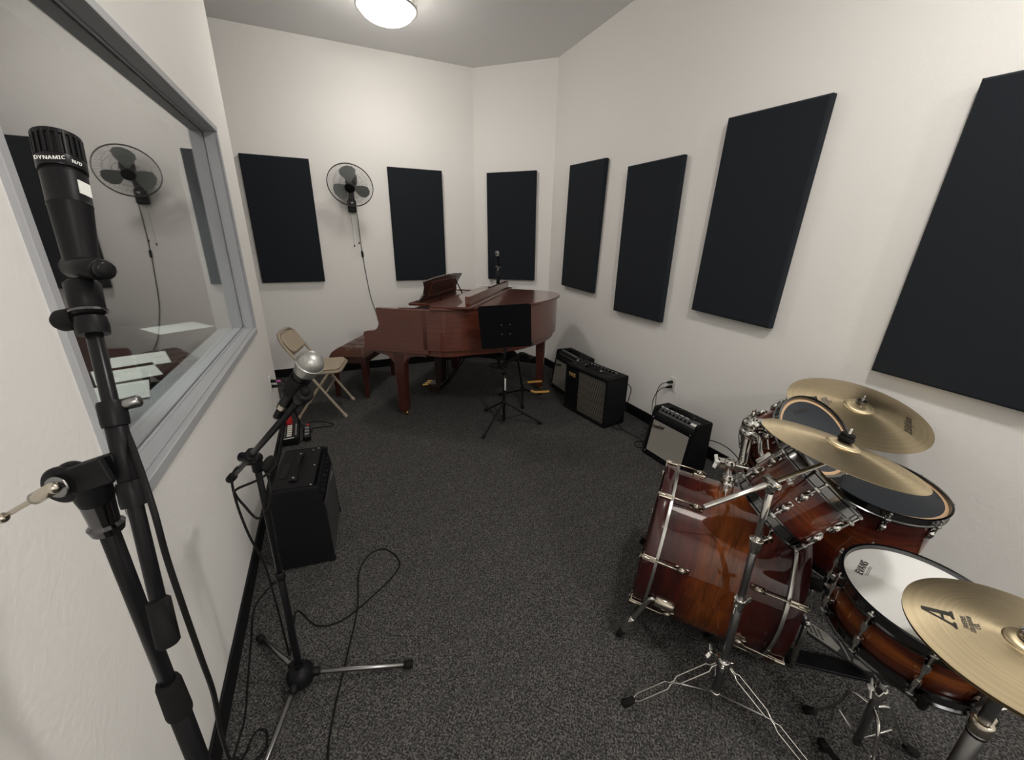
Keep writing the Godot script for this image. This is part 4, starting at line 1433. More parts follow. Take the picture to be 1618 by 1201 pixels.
func drums():
	# ---- bass drum
	var C1 := V(1.203, 0.339, -1.041)
	var a := V(0.639, -0.090, 0.764).normalized()
	var L := 0.424
	var r := 0.297
	var fr := MB.aim(C1, a, V(0, 1, 0))
	var t := thing("bass_drum", "large glossy red to amber burst bass drum lying on its side", "drum", V(1.34, 0, -0.88))
	var nb := func() -> MB:
		var b := mb(t)
		b.x = b.x * fr
		return b
	var m: MB = nb.call()
	m.lathe([Vector2(r, -0.022), Vector2(r, L + 0.022)], 96)
	put("shell", m, M.burst, t)
	for e in [0, 1]:
		var y0 := -0.042 if e == 0 else L + 0.002
		m = nb.call()
		m.lathe([Vector2(r + 0.001, y0), Vector2(r + 0.011, y0), Vector2(r + 0.013, y0 + 0.003), Vector2(r + 0.013, y0 + 0.037), Vector2(r + 0.011, y0 + 0.040), Vector2(r + 0.001, y0 + 0.040), Vector2(r + 0.001, y0)], 96)
		put("hoop", m, M.hoopwood, t)
		m = nb.call()
		var y := 0.003 if e == 0 else L - 0.003
		m.lathe([Vector2(r + 0.0005, y - 0.006), Vector2(r + 0.010, y - 0.006), Vector2(r + 0.011, y), Vector2(r + 0.010, y + 0.006), Vector2(r + 0.0005, y + 0.006)], 96)
		put("head_flange", m, M.steel, t)
		m = nb.call()
		if e == 0: m.lathe([Vector2(0, -0.026), Vector2(r, -0.026), Vector2(r, -0.02), Vector2(0, -0.02)], 72)
		else: m.lathe([Vector2(0, L + 0.02), Vector2(r, L + 0.02), Vector2(r, L + 0.026), Vector2(0, L + 0.026)], 72)
		put("head", m, M.head_white if e == 0 else M.head_dark, t)
	var claw := MB.new()
	claw.box(V(r + 0.018, -0.022, 0), V(0.008, 0.05, 0.022), 0.003)
	claw.box(V(r + 0.008, -0.045, 0), V(0.026, 0.006, 0.022), 0.002)
	claw.rod(V(r + 0.022, -0.052, 0), V(r + 0.022, -0.02, 0), 0.007, 0.006, 10)
	claw.rod(V(r + 0.022, -0.04, 0), V(r + 0.020, 0.075, 0), 0.0033, -1, 8)
	var lug := MB.new()
	lug.ball(V(r + 0.012, 0.092, 0), 0.013, V(0.95, 2.0, 0.85), 12)
	lug.box(V(r + 0.004, 0.092, 0), V(0.012, 0.05, 0.02), 0.004)
	var cm := claw.mesh()
	var lm := lug.mesh()
	for e in [0, 1]:
		for k in 8:
			var bs := Transform3D(Basis(Vector3.UP, TAU * (k + 0.5) / 8.0 + 0.06), Vector3.ZERO)
			var flip := Transform3D() if e == 0 else Transform3D(Basis(Vector3.RIGHT, PI), V(0, L, 0))
			for q in [["claw", cm, M.nickel], ["lug", lm, M.nickel]]:
				var o := put(q[0], q[1], q[2], t)
				o.transform = t.transform.affine_inverse() * fr * flip * bs
	# spurs
	for sg in [-1.0, 1.0]:
		var side: Vector3 = V(-0.765, 0, 0.644) * sg
		var root: Vector3 = C1 + a * 0.055 + side * 0.272 + V(0, -0.085, 0)
		m = mb(t)
		m.rod(root - a * 0.03 + side * 0.012, root + a * 0.045 + side * 0.012, 0.024)
		m.box(root - side * 0.008, V(0.05, 0.05, 0.06), 0.01, fr.basis)
		put("spur_bracket", m, M.nickel, t)
		var foot: Vector3 = V(C1.x, 0, C1.z) - a * V(1, 0, 1) * 0.085 + side * 0.30
		foot.y = 0.012
		var elbow: Vector3 = root - a * 0.045 + side * 0.022
		m = mb(t)
		m.tube(curve([root + a * 0.04 + side * 0.015, root - a * 0.02 + side * 0.016, elbow, elbow.lerp(foot, 0.25), elbow.lerp(foot, 0.6)], 5), 0.0095, 10)
		put("spur_arm", m, M.steel, t)
		var arm := t.get_child(t.get_child_count() - 1)
		m = mb(t)
		m.rod(elbow.lerp(foot, 0.5), elbow.lerp(foot, 0.88), 0.0125)
		put("spur_sleeve", m, M.chrome, arm)
		m = mb(t)
		m.rod(elbow.lerp(foot, 0.84), foot, 0.014, 0.012)
		put("rubber_foot", m, M.rubber, arm)
	# ---- toms
	var t1 := MB.aim(V(1.336, 0.863, -0.581), V(0.515, 0.754, 0.407))
	drum("rack_tom", "smaller red burst rack tom under the middle cymbal, tipped edge-on", t1, 0.128, 0.185, 6, M.burst_tom, M.head_dark, M.hoop_metal, true, 0.3)
	var n2 := V(-0.11, 0.686, 0.719).normalized()
	var t2 := MB.aim(V(1.666, 0.849, -0.79), n2)
	var tom2 := drum("rack_tom", "red burst rack tom with dark head facing the drummer, in front of the rear cymbal", t2, 0.153, 0.20, 6, M.burst_tom, M.head_dark, M.hoop_metal, true, 0.1)
	var rt := n2.cross(V(0, 1, 0.0)).normalized() * -1.0
	text(tom2, "logo", "EVANS", "Droid Sans", 0.024, t2.origin + n2 * 0.0012 + V(0.003, 0.074, -0.070), V(0.94, 0.05, 0.1) - n2 * V(0.94, 0.05, 0.1).dot(n2), V(0, 0.72, -0.69), M.print, 0.0, 700)
	var t3 := MB.aim(V(1.934, 0.652, -0.645), V(-0.026, 0.993, 0.118))
	var ft := drum("floor_tom", "deep red burst floor tom with dark head standing by the right wall", t3, 0.2, 0.40, 8, M.burst_tom, M.head_dark, M.hoop_metal, true, 0.25)
	for k in 3:
		var an := 0.45 + TAU * k / 3.0
		var d := V(cos(an), 0, sin(an))
		var p := t3.origin + d * 0.222
		m = mb(ft)
		m.tube([V(p.x, 0.47, p.z), V(p.x, 0.12, p.z), V(p.x, 0.06, p.z) + d * 0.02, V(p.x, 0.015, p.z) + d * 0.045], 0.0065, 10)
		put("leg", m, M.chrome, ft)
		var leg := ft.get_child(ft.get_child_count() - 1)
		m = mb(ft)
		m.rod(V(p.x, 0.0, p.z) + d * 0.05, V(p.x, 0.035, p.z) + d * 0.033, 0.013)
		put("rubber_foot", m, M.rubber, leg)
		m = mb(ft)
		m.box(V(p.x, 0.40, p.z) - d * 0.01, V(0.03, 0.07, 0.03), 0.006, Basis(Vector3.UP, -an))
		m.rod(V(p.x, 0.40, p.z), V(p.x, 0.40, p.z) + d * 0.03, 0.006)
		put("leg_bracket", m, M.chrome, ft)
	# ---- snare
	var t4 := MB.aim(V(1.365, 0.658, -0.281), V(0.001, 0.998, 0.063))
	var sn := drum("snare_drum", "amber burst snare drum with white head on a chrome stand", t4, 0.178, 0.145, 10, M.burst_snare, M.head_white, M.blackchrome, false, 0.12, true)
	var sx := V(0.97, 0, -0.25).normalized()
	var su := (V(-0.25, 0.0, -0.97) - t4.basis.y * V(-0.25, 0.0, -0.97).dot(t4.basis.y)).normalized()
	sx = (sx - t4.basis.y * sx.dot(t4.basis.y)).normalized()
	text(sn, "logo", "EVANS", "Droid Sans", 0.024, t4.origin + V(-0.043, 0.0096, -0.132), sx, su, M.print, 0.0, 700)
	for k in 2:
		m = mb(sn)
		m.box(t4.origin + V(-0.043, 0.0092, -0.132) - su * (0.014 + 0.004 * k), V(0.05, 0.0006, 0.0012), 0.0, Basis(sx, Vector3.UP, sx.cross(Vector3.UP)))
		put("printed_line", m, M.grey, sn)
	m = mb(sn)
	var thr := t4 * (V(cos(2.05), 0, sin(2.05)) * 0.19)
	thr = t4.origin + V(-0.085, -0.10, 0.175)
	var od := V(-0.437, 0, 0.90)
	m.box(thr, V(0.04, 0.06, 0.022), 0.004, Basis(V(0.9, 0, 0.437), Vector3.UP, V(-0.437, 0, 0.9)))
	m.tube([thr + V(-0.02, 0.015, 0.012), thr + od * 0.02 + V(0.03, 0.02, 0.01), thr + od * 0.02 + V(0.06, 0.018, 0.02)], 0.004, 6)
	for k in 3: m.rod(thr + V(-0.018 + k * 0.016, 0.02, 0.008 + k * 0.006), thr + V(-0.018 + k * 0.016, 0.04, 0.012 + k * 0.006), 0.004)
	put("snare_strainer", m, M.chrome, sn)
	# ---- double tom holder on top of the bass drum
	var th := thing("tom_holder", "chrome double tom holder rising from the bass drum", "tom holder", V(1.365, 0.615, -0.90))
	var base := V(1.365, 0.612, -0.895)
	m = mb(th)
	m.box(base + V(0, 0.02, 0), V(0.075, 0.045, 0.06), 0.012, fr.basis)
	m.rod(base + V(0, 0.03, 0), base + V(0.004, 0.07, -0.004), 0.022)
	put("base_plate", m, M.chrome, th)
	m = mb(th)
	m.tube([base + V(0, 0.03, 0), V(1.382, 0.72, -0.912)], 0.0125, 12)
	put("lower_post", m, M.chrome, th)
	m = mb(th)
	m.box(V(1.402, 0.706, -0.918), V(0.135, 0.036, 0.046), 0.011, Basis(Vector3.UP, -0.5) * Basis(Vector3.BACK, -0.18))
	m.rod(V(1.382, 0.69, -0.912), V(1.382, 0.738, -0.912), 0.021)
	put("offset_block", m, M.chrome, th)
	_wing(th, V(1.345, 0.725, -0.935), V(-0.8, 0.2, -0.3), 0.026, M.white)
	_wing(th, V(1.33, 0.64, -0.87), V(-0.7, 0.3, 0.5), 0.022, M.white)
	m = mb(th)
	m.tube([V(1.448, 0.66, -0.905), V(1.478, 0.90, -0.925)], 0.0185, 14)
	put("upper_post", m, M.chrome, th)
	for q in [V(1.474, 0.835, -0.922), V(1.479, 0.875, -0.925)]:
		m = mb(th)
		m.rod(q - V(0, 0.018, 0), q + V(0, 0.018, 0), 0.034, -1, 20)
		m.box(q + V(0.025, 0, 0.012), V(0.075, 0.034, 0.04), 0.009, Basis(Vector3.UP, -0.4))
		put("clamp", m, M.chrome, th)
	_wing(th, V(1.50, 0.90, -0.94), V(0.2, 1.0, -0.2), 0.026, M.chrome)
	m = mb(th)
	var s2 := t2 * V(-0.153, -0.10, 0.0)
	m.tube(curve([V(1.479, 0.875, -0.925), V(1.53, 0.86, -0.90), t2.origin - n2 * 0.10 + V(-0.15, 0.0, 0.0)], 5), 0.0085, 10)
	put("tom_arm", m, M.chrome, th)
	m = mb(th)
	var n1 := V(0.515, 0.754, 0.407).normalized()
	var side1 := (V(0.1, 0.3, -0.95) - n1 * V(0.1, 0.3, -0.95).dot(n1)).normalized()
	var p1 := t1.origin - n1 * 0.09 + side1 * 0.13
	m.tube(curve([V(1.474, 0.835, -0.922), V(1.44, 0.85, -0.86), p1 + side1 * 0.03, p1 - side1 * 0.01], 5), 0.0085, 10)
	put("tom_arm", m, M.chrome, th)
	m = mb(th)
	m.box(p1 + side1 * 0.008, V(0.05, 0.06, 0.02), 0.006, Basis(n1.cross(side1), n1, side1))
	put("tom_bracket", m, M.chrome, th)
	_wing(th, V(1.53, 0.80, -0.86), V(0.5, 0.6, 0.6), 0.026, M.white)
	# ---- bass drum pedal
	var pd := thing("bass_drum_pedal", "bass drum pedal with grey lettered footboard behind the bass drum", "pedal", V(1.60, 0, -0.48))
	var fp := V(1.495, 0.185, -0.57)
	var hp := V(1.70, 0.035, -0.405)
	var ax := (hp - fp).normalized()
	var wd := ax.cross(Vector3.UP).normalized()
	var nn := wd.cross(ax).normalized()
	if nn.y < 0: nn = -nn
	var PB := Basis(ax, nn, ax.cross(nn))
	m = mb(pd)
	m.box((fp + hp) / 2, V((hp - fp).length(), 0.008, 0.082), 0.003, PB)
	put("footboard", m, M.satin, pd)
	# raised metal faces of the board
	m = mb(pd)
	var FX := Transform3D(PB, (fp + hp) / 2 + nn * 0.0045)
	var hl := (hp - fp).length() / 2
	m.prism(PackedVector2Array([Vector2(hl - 0.01, -0.02), Vector2(hl - 0.004, 0.0), Vector2(hl - 0.01, 0.02), Vector2(hl - 0.05, 0.036), Vector2(hl - 0.10, 0.036), Vector2(hl - 0.085, 0.012), Vector2(hl - 0.045, 0.0), Vector2(hl - 0.085, -0.012), Vector2(hl - 0.10, -0.036), Vector2(hl - 0.05, -0.036)]), 0.0, 0.0015, 0.0, FX)
	m.prism(PackedVector2Array([Vector2(hl - 0.11, -0.038), Vector2(hl - 0.11, 0.038), Vector2(hl - 0.122, 0.038), Vector2(hl - 0.122, -0.038)]), 0.0, 0.0015, 0.0, FX)
	m.prism(PackedVector2Array([Vector2(-hl + 0.01, -0.034), Vector2(hl - 0.17, -0.036), Vector2(hl - 0.135, 0.0), Vector2(hl - 0.17, 0.036), Vector2(-hl + 0.01, 0.034)]), 0.0, 0.0012, 0.0, FX)
	put("metal_face", m, M.steel, pd)
	m = mb(pd)
	m.x = m.x * FX
	for k in 3:
		for i in 5: m.box(V(-hl + 0.03 + 0.024 * k, 0.0016, -0.02 + 0.01 * i), V(0.012, 0.0008, 0.006))
	put("printed_marks", m, M.print, pd)
	m = mb(pd)
	m.box(V(1.60, 0.008, -0.49), V(0.30, 0.012, 0.07), 0.003, Basis(Vector3.UP, -0.68))
	put("base_plate", m, M.satin, pd)
	for sg in [-1.0, 1.0]:
		m = mb(pd)
		var q: Vector3 = V(1.49, 0, -0.585) + wd * 0.055 * sg
		m.rod(q + V(0, 0.01, 0), q + V(0, 0.25, 0), 0.010)
		put("post", m, M.chrome, pd)
	m = mb(pd)
	m.rod(V(1.49, 0.24, -0.585) - wd * 0.07, V(1.49, 0.24, -0.585) + wd * 0.07, 0.009)
	m.rod(V(1.49, 0.24, -0.585), V(1.50, 0.37, -0.57), 0.005)
	put("axle", m, M.chrome, pd)
	m = mb(pd)
	m.rod(V(1.515, 0.375, -0.555), V(1.478, 0.375, -0.60), 0.024, 0.02)
	put("beater", m, M.rubber, pd)

# wing nut: two flat ears on a hub
func _wing(t: Node3D, at: Vector3, axis: Vector3, size: float, material: Material):
	var m := mb(t)
	var f := MB.aim(at, axis)
	m.rod(at, at + axis.normalized() * size * 0.6, size * 0.28)
	for s in [-1.0, 1.0]:
		m.box(f * V(s * size * 0.62, size * 0.55, 0), V(size * 0.9, size * 0.62, size * 0.16), size * 0.07, f.basis * Basis(Vector3.BACK, s * 0.35))
	put("wing_nut", m, material, t)

func cymbal(label: String, C: Vector3, n: Vector3, r: float, bow: float) -> Node3D:
	var fr := MB.aim(C, n)
	var t := thing("cymbal", label, "cymbal", C, "bronze cymbals of the drum kit")
	var rb := r * 0.21
	var hh := func(q: float) -> float:
		var y := bow * (1.0 - pow(q / r, 1.7))
		if q < rb: y += r * 0.062 * sqrt(maxf(0.0, 1.0 - pow(q / rb, 2.0)))
		return y
	var pr := []
	var rs := [0.006, rb * 0.3, rb * 0.55, rb * 0.75, rb * 0.88, rb * 0.96, rb * 1.0, rb * 1.06]
	for i in range(1, 15): rs.append(lerpf(rb * 1.06, r, i / 14.0))
	for q in rs: pr.append(Vector2(q, hh.call(q) - 0.0012))
	var rv := rs.duplicate()
	rv.reverse()
	for q in rv: pr.append(Vector2(q, hh.call(q)))
	var m := mb(t)
	m.lathe(pr, 128, fr, 50.0)
	put("bronze_plate", m, M.bronze, t)
	return t

func cymbals():
	# rear ride
	var C := V(2.142, 0.835, -0.884)
	var n := V(-0.113, 0.967, 0.228).normalized()
	var r := 0.275
	var t := cymbal("large bronze ride cymbal behind the rack tom, close to the right wall", C, n, r, 0.028)
	_logos(t, C, n, r, 0.028, V(0.44, 0.0, 0.90), V(-0.68, 0.0, -0.73))
	# middle crash
	C = V(1.287, 0.993, -0.539)
	cymbal("bronze crash cymbal with black felt on top, over the rack toms", C, V(0.217, 0.973, 0.083), 0.203, 0.022)
	# hi-hat pair
	C = V(1.145, 0.823, -0.092)
	t = cymbal("upper bronze hi-hat cymbal in front of the snare drum, cut by the picture edge", C, V(-0.023, 0.999, -0.025), 0.178, 0.016)
	_logos(t, C, V(-0.023, 0.999, -0.025), 0.178, 0.016, Vector3.ZERO, V(-0.49, 0.0, -0.87))
	cymbal("lower bronze hi-hat cymbal hidden under the upper one", C - V(0, 0.012, 0), V(0.0, -1.0, 0.0), 0.177, 0.014)

# printed trademarks: name at one side, the large initial at the other
func _logos(t: Node3D, C: Vector3, n: Vector3, r: float, bow: float, d1: Vector3, d2: Vector3):
	n = n.normalized()
	for q in [[d1, "Zildjian", 0.062, 0.66], [d2, "A", 0.115, 0.69]]:
		if q[0] == Vector3.ZERO: continue
		var d: Vector3 = (q[0] - n * (q[0] as Vector3).dot(n)).normalized()
		var rr: float = r * q[3]
		var slope: float = bow * 1.7 * pow(q[3], 0.7) / r
		var dn := (d - n * slope).normalized()
		var up := -dn
		var right := up.cross((n + d * slope).normalized())
		var at := C + d * rr + n * (bow * (1.0 - pow(q[3], 1.7)) + 0.0012)
		if q[1] == "A": up = dn; right = -right
		# names read from outside the rim, the initial from the bell
		text(t, "logo", q[1], "Droid Serif", r * (0.125 if q[1] != "A" else 0.36), at, right, up, M.print, 0.25, 700)
		if q[1] == "A":
			for k in 3:
				text(t, "small_print", ["AVEDIS", "ZILDJIAN", "CO."][k], "Droid Sans", r * 0.058, C + d * (rr - r * (0.20 + 0.05 * k)) + n * (bow * (1.0 - pow((q[3] - 0.2 - 0.05 * k), 1.7)) + 0.0012), right, up, M.gunmetal, 0.0, 700)

# ---------------------------------------------------------------- cymbal, hi-hat and snare stands
# leg of bent wire: two rods that part and meet
func _wire_leg(t: Node3D, a: Vector3, b: Vector3, w: float):
	var d := (b - a).normalized()
	var s := d.cross(Vector3.UP).normalized()
	var m := mb(t)
	for sg in [-1.0, 1.0]:
		var p := []
		for q in [[0.0, 0.25], [0.06, 0.25], [0.10, 1.0], [0.44, 1.0], [0.485, 0.2], [0.53, 0.2], [0.575, 1.0], [0.91, 1.0], [1.0, 0.15]]:
			p.append(a.lerp(b, q[0]) + s * sg * w * q[1])
		m.tube(p, 0.0026, 6)
	put("leg", m, M.chrome, t)
	var leg := t.get_child(t.get_child_count() - 1)
	m = mb(t)
	m.rod(b - d * 0.012, b + d * 0.035, 0.011, 0.014)
	put("rubber_foot", m, M.rubber, leg)

func stands():
	# ---- boom cymbal stand in front of the bass drum
	var b := V(1.062, 0, -0.570)
	var t := thing("cymbal_stand", "chrome boom cymbal stand in front of the bass drum with wire tripod legs", "cymbal stand", b)
	var m := mb(t)
	m.rod(b + V(0, 0.055, 0), b + V(0, 0.50, 0), 0.0125, -1, 16)
	put("lower_tube", m, M.gunmetal, t)
	m = mb(t)
	m.rod(b + V(0, 0.44, 0), b + V(0, 0.72, 0), 0.0105, -1, 16)
	put("middle_tube", m, M.gunmetal, t)
	m = mb(t)
	m.rod(b + V(0, 0.70, 0), b + V(0.003, 0.895, 0), 0.0095, -1, 16)
	put("upper_tube", m, M.chrome, t)
	for q in [[0.485, 0.017], [0.715, 0.017]]:
		m = mb(t)
		m.rod(b + V(0, q[0] - 0.03, 0), b + V(0, q[0] + 0.02, 0), 0.0145, 0.019, 16)
		m.box(b + V(0.024, q[0] + 0.008, 0.004), V(0.03, 0.024, 0.022), 0.006)
		put("height_clamp", m, M.chrome, t)
	_wing(t, b + V(0.042, 0.725, 0.006), V(0.9, 0.2, 0.1), 0.022, M.chrome)
	_wing(t, b + V(-0.03, 0.50, 0.01), V(-0.9, 0.1, 0.2), 0.022, M.chrome)
	m = mb(t)
	m.rod(b + V(0, 0.20, 0), b + V(0, 0.235, 0), 0.02)
	for k in 3: m.box(b + V(cos(k * 2.1 + 0.5) * 0.022, 0.215, sin(k * 2.1 + 0.5) * 0.022), V(0.02, 0.02, 0.012), 0.003, Basis(Vector3.UP, -(k * 2.1 + 0.5)))
	put("tripod_collar", m, M.chrome, t)
	_wing(t, b + V(-0.03, 0.245, -0.025), V(-0.5, 0.5, -0.5), 0.022, M.chrome)
	for f in [V(0.80, 0.02, -0.690), V(1.178, 0.02, -0.29), V(1.25, 0.02, -0.75)]:
		_wire_leg(t, b + V(0, 0.21, 0) + (f - b).normalized() * 0.022, f, 0.013)
		m = mb(t)
		m.rod(b + V(0, 0.07, 0), (b + V(0, 0.21, 0)).lerp(f, 0.5), 0.0022, -1, 6)
		put("brace", m, M.steel, t)
	m = mb(t)
	m.rod(b + V(0, 0.055, 0), b + V(0, 0.08, 0), 0.0155)
	put("lower_collar", m, M.chrome, t)
	# boom arm and tilter
	var J := b + V(0.003, 0.925, -0.002)
	var Cc := V(1.287, 0.993, -0.539)
	var Cn := V(0.217, 0.973, 0.083).normalized()
	var tip := Cc - Cn * 0.03
	var dr := (tip - J).normalized()
	m = mb(t)
	m.rod(J - dr * 0.225, tip, 0.0075, -1, 12)
	put("boom_arm", m, M.chrome, t)
	m = mb(t)
	m.rod(J - V(0, 0.035, 0), J + V(0, 0.012, 0), 0.013)
	m.rod(J - V(0.012, 0, -0.024), J + V(0.012, 0, -0.024), 0.014)
	put("boom_tilter", m, M.chrome, t)
	_wing(t, J + V(0.012, 0.02, 0.03), V(0.2, 0.6, 0.7), 0.024, M.chrome)
	m = mb(t)
	m.rod(tip - Cn * 0.015, Cc + Cn * 0.075, 0.0035)
	put("cymbal_rod", m, M.chrome, t)
	m = mb(t)
	for q in [[0.036, 0.020, 0.011], [0.048, 0.018, 0.010]]:
		m.lathe([Vector2(0, q[0]), Vector2(q[1] * 0.93, q[0]), Vector2(q[1], q[0] + 0.003), Vector2(q[1], q[0] + q[2] - 0.002), Vector2(q[1] * 0.9, q[0] + q[2]), Vector2(0, q[0] + q[2])], 14, MB.aim(Cc, Cn))
	put("felt_washer", m, M.rubber, t)
	m = mb(t)
	m.lathe([Vector2(0, 0.0), Vector2(0.018, 0.0), Vector2(0.018, 0.014), Vector2(0, 0.014)], 14, MB.aim(Cc, Cn))
	put("felt_washer", m, M.rubber, t)
	_wing(t, Cc + Cn * 0.060, Cn, 0.010, M.chrome)
	# ---- stand of the rear ride
	var rb := V(2.22, 0, -1.03)
	var Rc := V(2.142, 0.835, -0.884)
	var Rn := V(-0.113, 0.967, 0.228).normalized()
	var t2 := thing("cymbal_stand", "chrome cymbal stand behind the floor tom carrying the rear ride cymbal", "cymbal stand", rb)
	m = mb(t2)
	m.rod(rb + V(0, 0.05, 0), rb + V(0, 0.68, 0), 0.0125)
	put("pole", m, M.chrome, t2)
	m = mb(t2)
	m.tube([rb + V(0, 0.66, 0), Rc - Rn * 0.01], 0.0075, 8)
	put("boom_arm", m, M.chrome, t2)
	for f in [rb + V(0.25, 0.015, -0.05), rb + V(-0.1, 0.015, -0.27), rb + V(-0.02, 0.015, 0.18)]:
		_wire_leg(t2, rb + V(0, 0.22, 0), f, 0.012)
	m = mb(t2)
	m.rod(Rc, Rc + Rn * 0.09, 0.0035)
	put("cymbal_rod", m, M.chrome, t2)
	m = mb(t2)
	m.lathe([Vector2(0, 0.044), Vector2(0.019, 0.044), Vector2(0.019, 0.060), Vector2(0, 0.060)], 16, MB.aim(Rc, Rn))
	put("felt_washer", m, M.gunmetal, t2)
	_wing(t2, Rc + Rn * 0.060, Rn, 0.022, M.chrome)
	# ---- hi-hat stand
	var h := V(1.145, 0, -0.092)
	var t3 := thing("hihat_stand", "chrome hi-hat stand with thick lower tube and flat dark legs at the lower right", "hi-hat stand", h)
	m = mb(t3)
	m.rod(h + V(0, 0.10, 0), h + V(0, 0.585, 0), 0.0155, -1, 20)
	put("lower_tube", m, M.gunmetal, t3)
	m = mb(t3)
	m.rod(h + V(0, 0.585, 0), h + V(0, 0.80, 0), 0.0105, -1, 20)
	put("upper_tube", m, M.gunmetal, t3)
	m = mb(t3)
	m.rod(h + V(0, 0.572, 0), h + V(0, 0.582, 0), 0.017)
	put("rubber_ring", m, M.rubber, t3)
	m = mb(t3)
	m.rod(h + V(0, 0.582, 0), h + V(0, 0.618, 0), 0.0185, -1, 20)
	m.box(h + V(0.026, 0.60, 0.004), V(0.034, 0.03, 0.022), 0.008)
	put("height_clamp", m, M.nickel, t3)
	m = mb(t3)
	m.box(h + V(0.045, 0.618, 0.0), V(0.03, 0.012, 0.014), 0.005)
	put("clamp_key", m, M.chrome, t3)
	m = mb(t3)
	m.rod(h + V(0.04, 0.595, 0.0), h + V(0.075, 0.575, 0.0), 0.016, 0.012)
	put("clamp_knob", m, M.rubber, t3)
	m = mb(t3)
	m.rod(h + V(0, 0.78, 0), h + V(0, 0.93, 0), 0.003)
	put("pull_rod", m, M.chrome, t3)
	m = mb(t3)
	m.lathe([Vector2(0, 0.026), Vector2(0.02, 0.026), Vector2(0.022, 0.03), Vector2(0.020, 0.040), Vector2(0.012, 0.046), Vector2(0.011, 0.085), Vector2(0, 0.087)], 20, Transform3D(Basis(), V(1.145, 0.823, -0.092)))
	put("clutch", m, M.chrome, t3)
	for f in [V(1.290, 0, -0.335), V(1.33, 0, 0.10), V(0.90, 0, -0.02)]:
		m = mb(t3)
		var d: Vector3 = (f - h).normalized()
		var a := h + V(0, 0.13, 0) + d * 0.02
		var e: Vector3 = f + V(0, 0.02, 0)
		var ax: Vector3 = (e - a).normalized()
		m.box((a + e) / 2, V((e - a).length(), 0.006, 0.024), 0.002, Basis(ax, ax.cross(d.cross(Vector3.UP)).normalized() * -1.0, d.cross(Vector3.UP)))
		put("leg", m, M.satin, t3)
		var leg := t3.get_child(t3.get_child_count() - 1)
		m = mb(t3)
		m.rod(f - d * 0.02 + V(0, 0.02, 0), f + d * 0.012 + V(0, 0.016, 0), 0.015)
		put("rubber_foot", m, M.rubber, leg)
	# ---- snare stand
	var s := V(1.352, 0, -0.285)
	var t4 := thing("snare_stand", "chrome snare stand with curved basket arms under the snare drum", "snare stand", s)
	m = mb(t4)
	m.rod(s + V(0, 0.06, 0), s + V(0, 0.34, 0), 0.011, -1, 16)
	put("tube", m, M.gunmetal, t4)
	m = mb(t4)
	m.lathe([Vector2(0, 0.36), Vector2(0.026, 0.36), Vector2(0.032, 0.372), Vector2(0.033, 0.42), Vector2(0.029, 0.425), Vector2(0.026, 0.40), Vector2(0, 0.40)], 24, Transform3D(Basis(), s))
	put("ball_joint", m, M.gunmetal, t4)
	m = mb(t4)
	m.rod(s + V(0, 0.28, 0), s + V(0, 0.32, 0), 0.018)
	m.box(s + V(-0.03, 0.315, 0.005), V(0.035, 0.028, 0.022), 0.006)
	m.rod(s + V(-0.04, 0.325, 0.0), s + V(-0.075, 0.365, -0.005), 0.006)
	put("height_clamp", m, M.chrome, t4)
	_wing(t4, s + V(-0.075, 0.365, -0.005), V(-0.8, 0.3, 0.4), 0.026, M.white)
	for k in 3:
		var an := 0.5 + TAU * k / 3.0
		var d := V(cos(an), 0, sin(an))
		m = mb(t4)
		m.tube(curve([s + V(0, 0.38, 0), s + V(0, 0.41, 0) + d * 0.06, s + V(0, 0.462, 0) + d * 0.14, s + V(0.01, 0.498, 0) + d * 0.195, s + V(0.01, 0.53, 0.0) + d * 0.206], 5), 0.0055, 8)
		put("basket_arm", m, M.chrome, t4)
		var arm := t4.get_child(t4.get_child_count() - 1)
		m = mb(t4)
		m.rod(s + V(0.01, 0.495, 0) + d * 0.199, s + V(0.01, 0.54, 0) + d * 0.207, 0.010)
		put("rubber_grip", m, M.rubber, arm)
	for f in [V(1.341, 0, -0.425), V(1.54, 0, -0.20), V(1.22, 0, -0.17)]:
		var d: Vector3 = (f - s).normalized()
		var top := s + V(0, 0.235, 0)
		m = mb(t4)
		m.tube(curve([top + d * 0.012, top + d * 0.055 - V(0, 0.01, 0), top.lerp(f, 0.5) + V(0, 0.03, 0), f.lerp(top, 0.22) + V(0, 0.006, 0), f + V(0, 0.018, 0)], 5), 0.0048, 8)
		put("leg", m, M.chrome, t4)
		var leg := t4.get_child(t4.get_child_count() - 1)
		m = mb(t4)
		m.rod(f.lerp(top, 0.20), f + V(0, 0.014, 0), 0.012, 0.014)
		put("rubber_foot", m, M.rubber, leg)
		m = mb(t4)
		m.rod(s + V(0, 0.08, 0), top.lerp(f, 0.45), 0.0035, -1, 6)
		put("brace", m, M.steel, t4)

